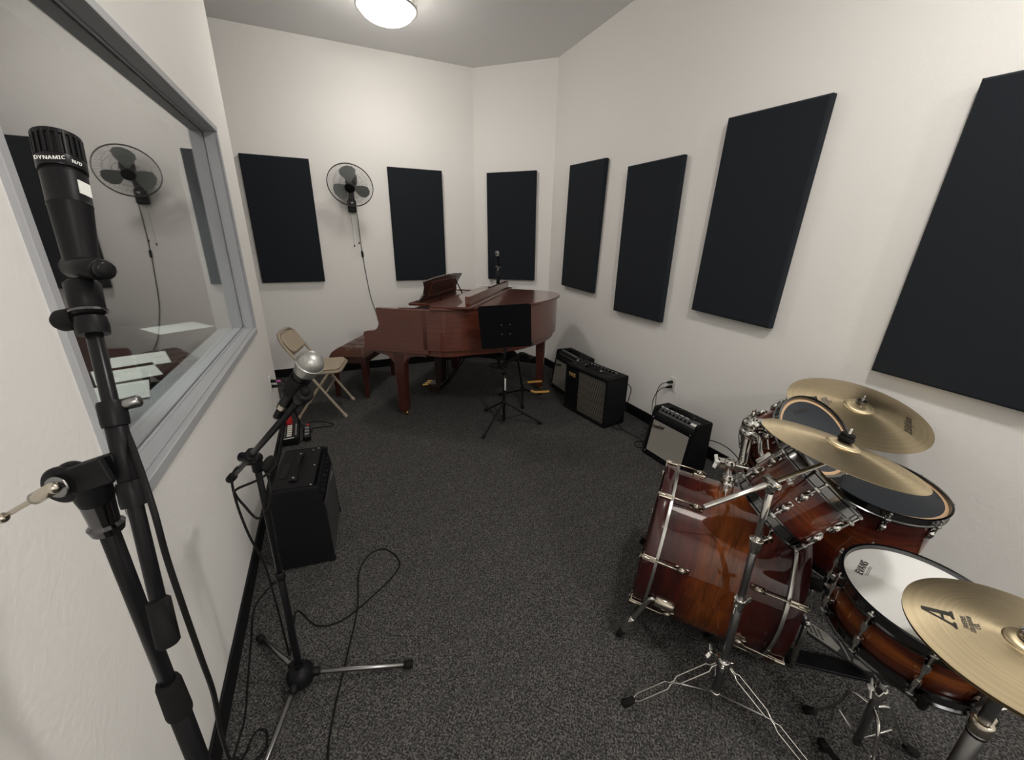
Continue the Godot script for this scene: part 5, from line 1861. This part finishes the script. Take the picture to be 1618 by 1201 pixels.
# ---------------------------------------------------------------- vocal microphone on its tripod boom stand
func vocal_mic():
	var b := V(-0.262, 0, -1.211)
	var t := thing("boom_microphone_stand", "black tripod boom microphone stand on the carpet near the window wall", "microphone stand", b)
	var m := mb(t)
	var top := V(-0.247, 0.955, -1.192)
	m.rod(b + V(0, 0.05, 0), b.lerp(top, 0.56) + V(0, 0, 0), 0.0115, -1, 14)
	put("lower_tube", m, M.satin, t)
	m = mb(t)
	m.rod(b.lerp(top, 0.52), top, 0.0088, -1, 14)
	put("upper_tube", m, M.satin, t)
	m = mb(t)
	m.rod(b.lerp(top, 0.545), b.lerp(top, 0.575), 0.0155)
	put("height_collar", m, M.black, t)
	# rounded hub
	m = mb(t)
	m.lathe([Vector2(0, 0.035), Vector2(0.03, 0.035), Vector2(0.043, 0.05), Vector2(0.045, 0.085), Vector2(0.034, 0.105), Vector2(0.017, 0.115), Vector2(0.016, 0.13), Vector2(0, 0.13)], 24, Transform3D(Basis(), b))
	put("hub", m, M.black, t)
	for f in [V(-0.430, 0, -1.487), V(0.115, 0, -1.132), V(-0.41, 0, -0.85)]:
		var d: Vector3 = (f - b).normalized()
		m = mb(t)
		m.rod(b + V(0, 0.075, 0) + d * 0.035, f + V(0, 0.016, 0), 0.0085, -1, 12)
		put("leg", m, M.gunmetal, t)
		var leg := t.get_child(t.get_child_count() - 1)
		m = mb(t)
		m.rod(b + V(0, 0.078, 0) + d * 0.028, b + V(0, 0.073, 0) + d * 0.065, 0.014)
		put("leg_socket", m, M.black, leg)
		m = mb(t)
		m.rod(f + V(0, 0.019, 0) - d * 0.032, f + V(0, 0.016, 0) + d * 0.004, 0.0145)
		put("rubber_foot", m, M.rubber, leg)
	# boom
	var p0 := V(-0.342, 0.855, -1.305)
	var p1 := V(-0.077, 1.243, -0.869)
	m = mb(t)
	m.rod(p0, p1, 0.0078, -1, 14)
	put("boom_arm", m, M.satin, t)
	m = mb(t)
	m.rod(p0 - (p1 - p0).normalized() * 0.02, p0 + (p1 - p0).normalized() * 0.022, 0.0125, -1, 14)
	put("boom_end_cap", m, M.rubber, t)
	var J := p0.lerp(p1, 0.335)
	var bd := (p1 - p0).normalized()
	m = mb(t)
	m.rod(J - bd * 0.022, J + bd * 0.022, 0.0155, -1, 16)
	m.rod(top - V(0, 0.035, 0), top + V(0.002, 0.02, -0.002), 0.0145, -1, 16)
	var cr := V(0.75, 0.05, 0.55).normalized()
	m.rod(J - cr * 0.03, J + cr * 0.035, 0.013, -1, 16)
	m.box((J + top) / 2 + V(0, 0.008, 0), V(0.026, 0.05, 0.024), 0.008)
	put("boom_clamp", m, M.black, t)
	m = mb(t)
	m.rod(J + V(0.02, -0.012, 0.012), J + V(0.042, -0.014, 0.026), 0.004)
	m.rod(J + V(0.042, -0.014, 0.026), J + V(0.058, -0.016, 0.036), 0.024, 0.022, 12)
	put("clamp_knob", m, M.rubber, t)
	# clip
	m = mb(t)
	m.rod(p1 - bd * 0.012, p1 + bd * 0.022, 0.0155, 0.0165, 16)
	put("clip_base", m, M.black, t)
	var H0 := V(-0.052, 1.316, -0.863)      # centre of the grille ball
	var md := (V(-0.118, 1.212, -0.928) - H0).normalized()
	m = mb(t)
	m.tube(curve([p1 + bd * 0.012, p1 + bd * 0.022 + V(0, 0.006, 0), H0 + md * 0.07 + V(0.012, -0.012, 0.006)], 4), 0.0095, 10)
	m.lathe([Vector2(0.0165, -0.025), Vector2(0.0185, -0.025), Vector2(0.0205, 0.025), Vector2(0.0185, 0.025), Vector2(0.0165, -0.025)], 20, MB.aim(H0 + md * 0.072, -md))
	put("microphone_clip", m, M.rubber, t)
	# microphone
	var mi := thing("vocal_microphone", "handheld vocal microphone with silver wire-mesh ball grille in a stand clip", "microphone", H0 + md * 0.15)
	var FR := MB.aim(H0, -md)
	m = mb(mi)
	m.lathe([Vector2(0, -0.155), Vector2(0.010, -0.155), Vector2(0.0112, -0.150), Vector2(0.0165, -0.052), Vector2(0.0205, -0.034), Vector2(0.021, -0.026), Vector2(0, -0.026)], 28, FR)
	put("body", m, M.satin, mi)
	m = mb(mi)
	m.lathe([Vector2(0.0112, -0.152), Vector2(0.0121, -0.152), Vector2(0.0126, -0.138), Vector2(0.0118, -0.138)], 24, FR)
	put("tail_band", m, M.nickel, mi)
	m = mb(mi)
	var pr := [Vector2(0.0205, -0.030), Vector2(0.0235, -0.016)]
	for i in range(0, 11):
		var an := -0.12 + (PI / 2 + 0.12) * i / 10.0
		pr.append(Vector2(0.0257 * cos(an), 0.0245 * sin(an)))
	pr[pr.size() - 1].x = 0.0
	m.lathe(pr, 48, FR, 60.0)
	put("mesh_grille", m, M.micmesh, mi)
	m = mb(mi)
	m.torus(0.0262, 0.0017, 40, FR * Transform3D(Basis(), V(0, -0.0025, 0)))
	put("grille_ring", m, M.steel, mi)
	# its cable: plug, along the boom, slack loops, down the stand and over the carpet
	var c := thing("microphone_cable", "black microphone cable hanging in loops from the vocal microphone and lying on the carpet", "cable", V(-0.1, 0, -1.4))
	m = mb(c)
	m.rod(H0 + md * 0.15, H0 + md * 0.19, 0.009, 0.0075)
	put("plug", m, M.black, c)
	m = mb(c)
	var path := [H0 + md * 0.188, V(-0.128, 1.165, -0.955), V(-0.144, 1.104, -0.998), V(-0.175, 1.013, -1.037), V(-0.228, 0.949, -1.096), V(-0.290, 0.915, -1.125), V(-0.300, 0.885, -1.145), V(-0.288, 0.85, -1.145), V(-0.262, 0.805, -1.135), V(-0.228, 0.84, -1.118), V(-0.214, 0.89, -1.115), V(-0.222, 0.925, -1.16), V(-0.255, 0.93, -1.215), V(-0.30, 0.925, -1.235), V(-0.318, 0.90, -1.215), V(-0.312, 0.837, -1.18), V(-0.298, 0.733, -1.165), V(-0.282, 0.62, -1.175), V(-0.279, 0.45, -1.19), V(-0.283, 0.25, -1.215), V(-0.30, 0.08, -1.30), V(-0.31, 0.012, -1.45), V(-0.299, 0.004, -1.575), V(-0.27, 0.004, -1.51), V(-0.222, 0.004, -1.465), V(-0.124, 0.004, -1.448), V(-0.001, 0.004, -1.517), V(0.128, 0.004, -1.621), V(0.156, 0.004, -1.698), V(0.107, 0.004, -1.801), V(0.028, 0.004, -1.801), V(-0.036, 0.004, -1.692), V(-0.057, 0.004, -1.487), V(-0.107, 0.004, -1.289), V(-0.160, 0.004, -1.092), V(-0.184, 0.004, -0.943), V(-0.17, 0.004, -0.70), V(-0.10, 0.004, -0.4)]
	path.remove_at(23)
	m.tube(curve(path, 8), 0.0034, 7)
	put("lead", m, M.cable, c)

# ---------------------------------------------------------------- large microphone close to the viewer
func near_mic():
	var b := V(-0.30, 0, -0.60)
	var t := thing("near_microphone_stand", "black boom microphone stand close to the viewer, boom upright with T-handle clamp", "microphone stand", b)
	var m := mb(t)
	m.rod(b + V(0, 0.02, 0), b + V(0, 0.86, 0), 0.0145, -1, 20)
	put("lower_tube", m, M.satin, t)
	m = mb(t)
	m.rod(b + V(0, 0.84, 0), b + V(0, 1.24, 0), 0.0105, -1, 20)
	put("upper_tube", m, M.satin, t)
	m = mb(t)
	m.lathe([Vector2(0, 0.835), Vector2(0.0170, 0.835), Vector2(0.0178, 0.842), Vector2(0.0165, 0.90), Vector2(0.0145, 0.908), Vector2(0.0, 0.908)], 20, Transform3D(Basis(), b))
	put("height_clutch", m, M.rubber, t)
	m = mb(t)
	m.lathe([Vector2(0, 0), Vector2(0.125, 0), Vector2(0.127, 0.012), Vector2(0.03, 0.035), Vector2(0, 0.035)], 36, Transform3D(Basis(), b))
	put("base", m, M.black, t)
	m = mb(t)
	m.lathe([Vector2(0, 1.19), Vector2(0.0165, 1.19), Vector2(0.019, 1.20), Vector2(0.015, 1.204), Vector2(0.0155, 1.215), Vector2(0.017, 1.235), Vector2(0.0, 1.235)], 20, Transform3D(Basis(), b))
	put("thread_nut", m, M.blackchrome, t)
	# boom tube
	var B0 := V(-0.2775, 1.457, -0.671)
	var B1 := V(-0.2393, 1.072, -0.507)
	var bd := (B1 - B0).normalized()
	m = mb(t)
	m.rod(B0 - bd * 0.02, B1, 0.0083, -1, 18)
	put("boom_arm", m, M.satin, t)
	m = mb(t)
	m.rod(B1 - bd * 0.055, B1 + bd * 0.006, 0.0125, 0.0125, 18)
	put("counterweight", m, M.rubber, t)
	# sleeve the boom slides in
	var S0 := B0.lerp(B1, 0.30)
	var S1 := B0.lerp(B1, 0.545)
	m = mb(t)
	m.rod(S0, S1, 0.0112, -1, 20)
	put("boom_sleeve", m, M.black, t)
	for q in [S0, S1]:
		m = mb(t)
		m.lathe([Vector2(0.0088, -0.016), Vector2(0.0135, -0.016), Vector2(0.0142, -0.010), Vector2(0.0142, 0.012), Vector2(0.013, 0.016), Vector2(0.0088, 0.016)], 20, MB.aim(q, -bd))
		put("sleeve_collar", m, M.black, t)
	m = mb(t)
	m.rod(S0 + V(0.006, 0.008, -0.004), S0 + V(0.028, 0.012, -0.006), 0.008, -1, 14)
	put("sleeve_screw", m, M.gunmetal, t)
	# pivot: flat ears with a T-handle
	var P := V(-0.318, 1.268, -0.602)
	var ax := V(-0.35, 0.12, 0.93).normalized()
	var Q := S0.lerp(S1, 0.6)
	for e in [-0.008, 0.008]:
		m = mb(t)
		var fx := MB.aim(P + ax * e, ax)
		m.rod(P + ax * (e - 0.005), P + ax * (e + 0.005), 0.023, -1, 28)
		var d2 := (Q - P)
		d2 = d2 - ax * d2.dot(ax)
		m.box(P + ax * e + d2 * 0.5, V(d2.length(), 0.034, 0.010), 0.003, Basis(d2.normalized(), ax.cross(d2.normalized()), ax))
		put("pivot_ear", m, M.black, t)
	m = mb(t)
	m.lathe([Vector2(0, 1.22), Vector2(0.014, 1.22), Vector2(0.019, 1.245), Vector2(0.019, 1.262), Vector2(0, 1.262)], 20, Transform3D(Basis(), b))
	put("pivot_neck", m, M.black, t)
	m = mb(t)
	m.rod(P + ax * 0.012, P + ax * 0.017, 0.0135, -1, 20)
	put("washer", m, M.gunmetal, t)
	m = mb(t)
	m.rod(P + ax * 0.014, P + ax * 0.028, 0.0065, -1, 14)
	var hd := V(-0.90, -0.41, 0.11)
	hd = (hd - ax * hd.dot(ax)).normalized()
	var hc := P + ax * 0.028
	m.rod(hc - hd * 0.012, hc + hd * 0.016, 0.0075, -1, 14)
	m.rod(hc, hc + hd * 0.062, 0.0030, -1, 10)
	m.ball(hc + hd * 0.062, 0.0065)
	m.ball(hc - hd * 0.012, 0.0072)
	put("t_handle", m, M.nickel, t)
	# clip at the top of the boom
	var C0 := V(-0.276, 1.479, -0.678)
	m = mb(t)
	m.lathe([Vector2(0.0085, -0.022), Vector2(0.0155, -0.022), Vector2(0.0165, -0.012), Vector2(0.0150, 0.0), Vector2(0.0085, 0.0)], 20, MB.aim(B0 + bd * 0.002, -bd))
	put("clip_collar", m, M.black, t)
	m = mb(t)
	m.lathe([Vector2(0, 0), Vector2(0.0185, 0.0), Vector2(0.0185, 0.003), Vector2(0, 0.003)], 24, MB.aim(B0 - bd * 0.004, -bd))
	put("clip_washer", m, M.blackchrome, t)
	m = mb(t)
	m.rod(B0 - bd * 0.0, B0 - bd * 0.045, 0.0165, 0.0175, 20)
	m.rod(V(-0.292, 1.515, -0.700), V(-0.252, 1.513, -0.668), 0.0135, -1, 20)
	put("microphone_clip", m, M.black, t)
	m = mb(t)
	m.rod(V(-0.252, 1.513, -0.668), V(-0.243, 1.513, -0.661), 0.0115, -1, 12)
	put("clip_screw", m, M.satin, t)
	m = mb(t)
	var kd := (V(-0.318, 1.449, -0.687) - V(-0.284, 1.456, -0.672)).normalized()
	m.rod(V(-0.284, 1.456, -0.672), V(-0.292, 1.4545, -0.6755), 0.006)
	m.lathe([Vector2(0, 0), Vector2(0.0105, 0.0), Vector2(0.0135, 0.004), Vector2(0.0135, 0.020), Vector2(0.010, 0.026), Vector2(0, 0.027)], 24, MB.aim(V(-0.291, 1.4545, -0.675), kd))
	put("clip_knob", m, M.rubber, t)
	# the microphone
	var M0 := V(-0.2785, 1.522, -0.697)     # lower end of the body
	var M1 := V(-0.288, 1.668, -0.757)      # front of the slotted head
	var ml := (M1 - M0).length()
	var FR := MB.aim(M0, M1 - M0, V(1, 0, 0.2))
	var mi := thing("near_microphone", "large black microphone with slotted head close to the viewer before the window", "microphone", M0)
	m = mb(mi)
	m.lathe([Vector2(0, -0.012), Vector2(0.0155, -0.012), Vector2(0.0165, 0.0), Vector2(0.0205, 0.068), Vector2(0.0212, 0.0695), Vector2(0.0206, 0.071), Vector2(0.0215, 0.108), Vector2(0.0195, 0.110), Vector2(0.0195, 0.113), Vector2(0, 0.113)], 40, FR)
	put("body", m, M.black, mi)
	m = mb(mi)
	m.lathe([Vector2(0, 0.1125), Vector2(0.0222, 0.1125), Vector2(0.0228, 0.115), Vector2(0.0228, 0.126), Vector2(0.0218, 0.127), Vector2(0.0205, 0.127), Vector2(0.0205, ml - 0.004), Vector2(0, ml - 0.004)], 40, FR)
	put("head_band", m, M.satin, mi)
	m = mb(mi)
	for k in 22:
		var an := TAU * k / 22.0
		m.box(FR * V(cos(an) * 0.0213, (0.127 + ml) / 2 - 0.001, sin(an) * 0.0213), V(0.0035, ml - 0.127, 0.0034), 0.0008, FR.basis * Basis(Vector3.UP, -an))
	m.ring(0.017, 0.0225, ml - 0.006, ml - 0.001, 40, FR)
	put("slotted_grille", m, M.black, mi)
	m = mb(mi)
	m.lathe([Vector2(0, ml - 0.006), Vector2(0.018, ml - 0.006), Vector2(0.017, ml - 0.003), Vector2(0, ml - 0.002)], 32, FR)
	put("front_mesh", m, M.gunmetal, mi)
	# lettering on the band and a small white sticker, turned to the room
	var toc := (V(0, 1.5558, 0) - FR * V(0, 0.12, 0)).normalized()
	var axm := FR.basis.y
	toc = (toc - axm * toc.dot(axm)).normalized()
	for q in [["DYNAMIC", 0.0062, -0.42, 0.1185], ["N/D", 0.0058, 0.62, 0.1185]]:
		var od: Vector3 = toc.rotated(axm, q[2])
		text(mi, "lettering", q[0], "Droid Sans", q[1], FR * V(0, q[3], 0) + od * 0.0229, axm.cross(od), axm, M.white, 0.0, 700, 0.0003)
	m = mb(mi)
	var sd: Vector3 = toc.rotated(axm, 0.85)
	m.box(FR * V(0, 0.088, 0) + sd * 0.0209, V(0.015, 0.017, 0.0012), 0.0, Basis(axm.cross(sd), axm, sd))
	put("sticker", m, M.white, mi)
	# its cable
	var c := thing("near_cable", "thick black cable hanging beside the close boom stand down to the skirting", "cable", V(-0.23, 0, -0.55))
	m = mb(c)
	m.tube(curve([M0 + V(-0.002, -0.012, -0.004), V(-0.292, 1.475, -0.705), V(-0.289, 1.42, -0.685), V(-0.279, 1.36, -0.655), V(-0.252, 1.31, -0.605), V(-0.221, 1.253, -0.531), V(-0.218, 1.189, -0.517), V(-0.215, 1.114, -0.509), V(-0.215, 1.025, -0.51), V(-0.225, 0.923, -0.534), V(-0.268, 0.729, -0.617), V(-0.33, 0.45, -0.76), V(-0.39, 0.20, -0.93), V(-0.42, 0.05, -1.02), V(-0.42, 0.006, -1.07), V(-0.40, 0.005, -1.12), V(-0.37, 0.005, -1.11), V(-0.365, 0.005, -1.06), V(-0.39, 0.005, -1.02), V(-0.40, 0.005, -0.9), V(-0.38, 0.005, -0.4)], 8), 0.0036, 8)
	put("lead", m, M.cable, c)

# ---------------------------------------------------------------- things along the window wall
func outlet(label: String, at: Vector3, nrm: Vector3, plugs: Array, group := ""):
	var t := thing("wall_outlet", label, "outlet", at, group)
	var F := _frame(nrm, at)
	var m := mb(t)
	m.x = m.x * F
	m.box(V(0, 0, 0.003), V(0.072, 0.116, 0.006), 0.002)
	put("cover_plate", m, M.white, t)
	for y in [0.021, -0.021]:
		m = mb(t)
		m.x = m.x * F
		m.box(V(0, y, 0.006), V(0.034, 0.028, 0.004), 0.003)
		put("socket", m, M.white, t)

func left_side():
	outlet("white wall outlet on the right wall with two black plugs, above the small amplifier", V(RIGHT, 0.452, -2.268), V(-1, 0, 0), [], "wall outlets")
	outlet("white wall outlet on the window wall behind the vocal microphone", V(LEFT, 0.482, -3.375), V(1, 0, 0), [], "wall outlets")
	# plugs with their leads
	for q in [[0.021, V(2.47, 0.39, -2.262), "upper"], [-0.021, V(2.465, 0.36, -2.268), "lower"]]:
		var t := thing("power_plug", "black mains plug in the %s socket of the right wall outlet, lead hanging down" % q[2], "plug", V(2.45, 0.452 + q[0], -2.268), "mains plugs")
		var m := mb(t)
		m.rod(V(RIGHT - 0.008, 0.452 + q[0], -2.268), V(RIGHT - 0.05, 0.446 + q[0], -2.285), 0.0135, 0.010)
		put("plug_body", m, M.black, t)
		m = mb(t)
		var y0: float = 0.446 + q[0]
		m.tube(curve([V(RIGHT - 0.05, y0, -2.285), V(RIGHT - 0.085, y0 - 0.02, -2.31), V(RIGHT - 0.11, y0 - 0.09, -2.33 + q[0] * 0.4), V(RIGHT - 0.11, 0.24, -2.33 + q[0]), V(RIGHT - 0.10, 0.12, -2.31 + q[0]), V(RIGHT - 0.09, 0.02, -2.30 + q[0]), V(RIGHT - 0.10, 0.004, -2.35 + q[0] * 3.0)], 6), 0.0032, 6)
		put("lead", m, M.cable, t)
	for q in [[0.021, "upper", M.pink], [-0.021, "lower", null]]:
		var t := thing("power_plug", "black mains plug in the %s socket of the window wall outlet" % q[1], "plug", V(LEFT + 0.03, 0.482 + q[0], -3.375), "mains plugs")
		var m := mb(t)
		m.rod(V(LEFT + 0.008, 0.482 + q[0], -3.375), V(LEFT + 0.045, 0.48 + q[0], -3.37), 0.0135, 0.011)
		put("plug_body", m, M.black, t)
		if q[2]:
			m = mb(t)
			m.rod(V(LEFT + 0.045, 0.48 + q[0], -3.37), V(LEFT + 0.075, 0.478 + q[0], -3.365), 0.0065)
			put("pink_tag", m, q[2], t)
		m = mb(t)
		m.tube(curve([V(LEFT + 0.044, 0.48 + q[0], -3.37), V(LEFT + 0.09, 0.465 + q[0], -3.40), V(LEFT + 0.10, 0.33, -3.50 - q[0]), V(LEFT + 0.12, 0.12, -3.565 - q[0]), V(LEFT + 0.14, 0.008, -3.58 - q[0]), V(LEFT + 0.20, 0.005, -3.58 - q[0] * 2)], 6), 0.0033, 6)
		put("lead", m, M.cable, t)
	# small mixer on the floor
	var mx := thing("audio_mixer", "small black mixer with rows of pale keys lying between amplifier and window wall", "mixer", V(-0.42, 0, -3.385))
	var B := Basis(Vector3.UP, 0.03)
	var m := mb(mx)
	m.box(V(-0.42, 0.03, -3.385), V(0.115, 0.06, 0.29), 0.008, B)
	put("case", m, M.black, mx)
	for k in 6:
		m = mb(mx)
		m.box(V(-0.42, 0.0615, -3.385) + B * V(-0.012, 0, -0.105 + k * 0.038), V(0.036, 0.006, 0.022), 0.002, B)
		put("key", m, M.key, mx)
	for k in 6:
		m = mb(mx)
		m.box(V(-0.42, 0.0615, -3.385) + B * V(-0.046, 0, -0.105 + k * 0.038), V(0.016, 0.005, 0.018), 0.002, B)
		put("key", m, M.nickel, mx)
		m = mb(mx)
		m.lathe([Vector2(0, 0), Vector2(0.007, 0), Vector2(0.006, 0.012), Vector2(0, 0.012)], 10, Transform3D(Basis(), V(-0.42, 0.06, -3.385) + B * V(0.035, 0, -0.105 + k * 0.038)))
		put("knob", m, M.grey, mx)
	m = mb(mx)
	m.box(V(-0.42, 0.0612, -3.385) + B * V(-0.02, 0, 0.135), V(0.085, 0.003, 0.008), 0.0, B)
	put("white_strip", m, M.white, mx)
	# power strip with a red switch
	var ps := thing("power_strip", "black power strip with small red switch on the carpet beside the mixer", "power strip", V(-0.308, 0, -3.40))
	m = mb(ps)
	m.box(V(-0.308, 0.02, -3.40), V(0.05, 0.04, 0.27), 0.007, Basis(Vector3.UP, 0.04))
	put("housing", m, M.satin, ps)
	m = mb(ps)
	m.box(V(-0.304, 0.041, -3.51), V(0.02, 0.006, 0.026), 0.002)
	put("red_switch", m, M.red, ps)
	for k in 3:
		m = mb(ps)
		m.box(V(-0.308, 0.0402, -3.45 + k * 0.06), V(0.03, 0.002, 0.03), 0.001)
		put("socket", m, M.grey, ps)
	m = mb(ps)
	m.tube(curve([V(-0.302, 0.02, -3.53), V(-0.31, 0.012, -3.60), V(-0.27, 0.005, -3.64), V(-0.18, 0.004, -3.60), V(-0.11, 0.004, -3.53), V(-0.13, 0.004, -3.49), V(-0.22, 0.004, -3.50), V(-0.272, 0.004, -3.50), V(-0.285, 0.004, -3.42), V(-0.38, 0.012, -3.215)], 6), 0.0035, 6)
	put("lead", m, M.cable, ps)
	# red and white bottle by the skirting
	var rb := thing("spray_bottle", "small red bottle with white cap standing by the window wall skirting", "bottle", V(-0.452, 0, -3.60))
	m = mb(rb)
	m.lathe([Vector2(0, 0), Vector2(0.026, 0), Vector2(0.028, 0.004), Vector2(0.028, 0.11), Vector2(0.022, 0.125), Vector2(0.012, 0.13), Vector2(0, 0.13)], 24, Transform3D(Basis(), V(-0.452, 0, -3.60)))
	put("body", m, M.red, rb)
	m = mb(rb)
	m.lathe([Vector2(0, 0.13), Vector2(0.014, 0.13), Vector2(0.016, 0.135), Vector2(0.016, 0.165), Vector2(0.012, 0.172), Vector2(0, 0.172)], 20, Transform3D(Basis(), V(-0.452, 0, -3.60)))
	put("cap", m, M.white, rb)

func cables():
	# leads on the carpet
	var c := thing("floor_cable", "thin black cable lying along the foot of the window wall", "cable", V(-0.45, 0, -1.4))
	var m := mb(c)
	m.tube(curve([V(-0.40, 0.004, -1.80), V(-0.44, 0.004, -1.74), V(-0.472, 0.004, -1.66), V(-0.462, 0.004, -1.5), V(-0.452, 0.004, -1.356), V(-0.440, 0.004, -1.188), V(-0.450, 0.004, -1.10), V(-0.46, 0.004, -0.98), V(-0.455, 0.004, -0.7), V(-0.44, 0.004, -0.3)], 8), 0.003, 6)
	put("lead", m, M.cable, c)
	m = mb(c)
	m.rod(V(-0.415, 0.008, -1.775), V(-0.375, 0.010, -1.80), 0.007)
	put("jack_plug", m, M.black, c)
	c = thing("amplifier_cable", "black mains lead on the carpet between the two amplifiers by the right wall", "cable", V(2.15, 0, -2.4))
	m = mb(c)
	m.tube(curve([V(2.24, 0.004, -2.60), V(2.20, 0.004, -2.50), V(2.20, 0.004, -2.38), V(2.21, 0.004, -2.25), V(2.16, 0.004, -2.17), V(2.13, 0.004, -2.14), V(2.10, 0.004, -2.17), V(2.14, 0.004, -2.24), V(2.28, 0.004, -2.22), V(2.36, 0.004, -2.30)], 8), 0.003, 6)
	put("lead", m, M.cable, c)
	c = thing("amplifier_cable", "black lead arching from behind the small amplifier down the skirting beside the drums", "cable", V(2.38, 0, -1.65))
	m = mb(c)
	m.tube(curve([V(2.315, 0.20, -1.80), V(2.36, 0.225, -1.72), V(2.41, 0.20, -1.62), V(2.44, 0.13, -1.54), V(2.45, 0.03, -1.50), V(2.44, 0.004, -1.44), V(2.40, 0.004, -1.30)], 8), 0.0035, 6)
	put("lead", m, M.cable, c)
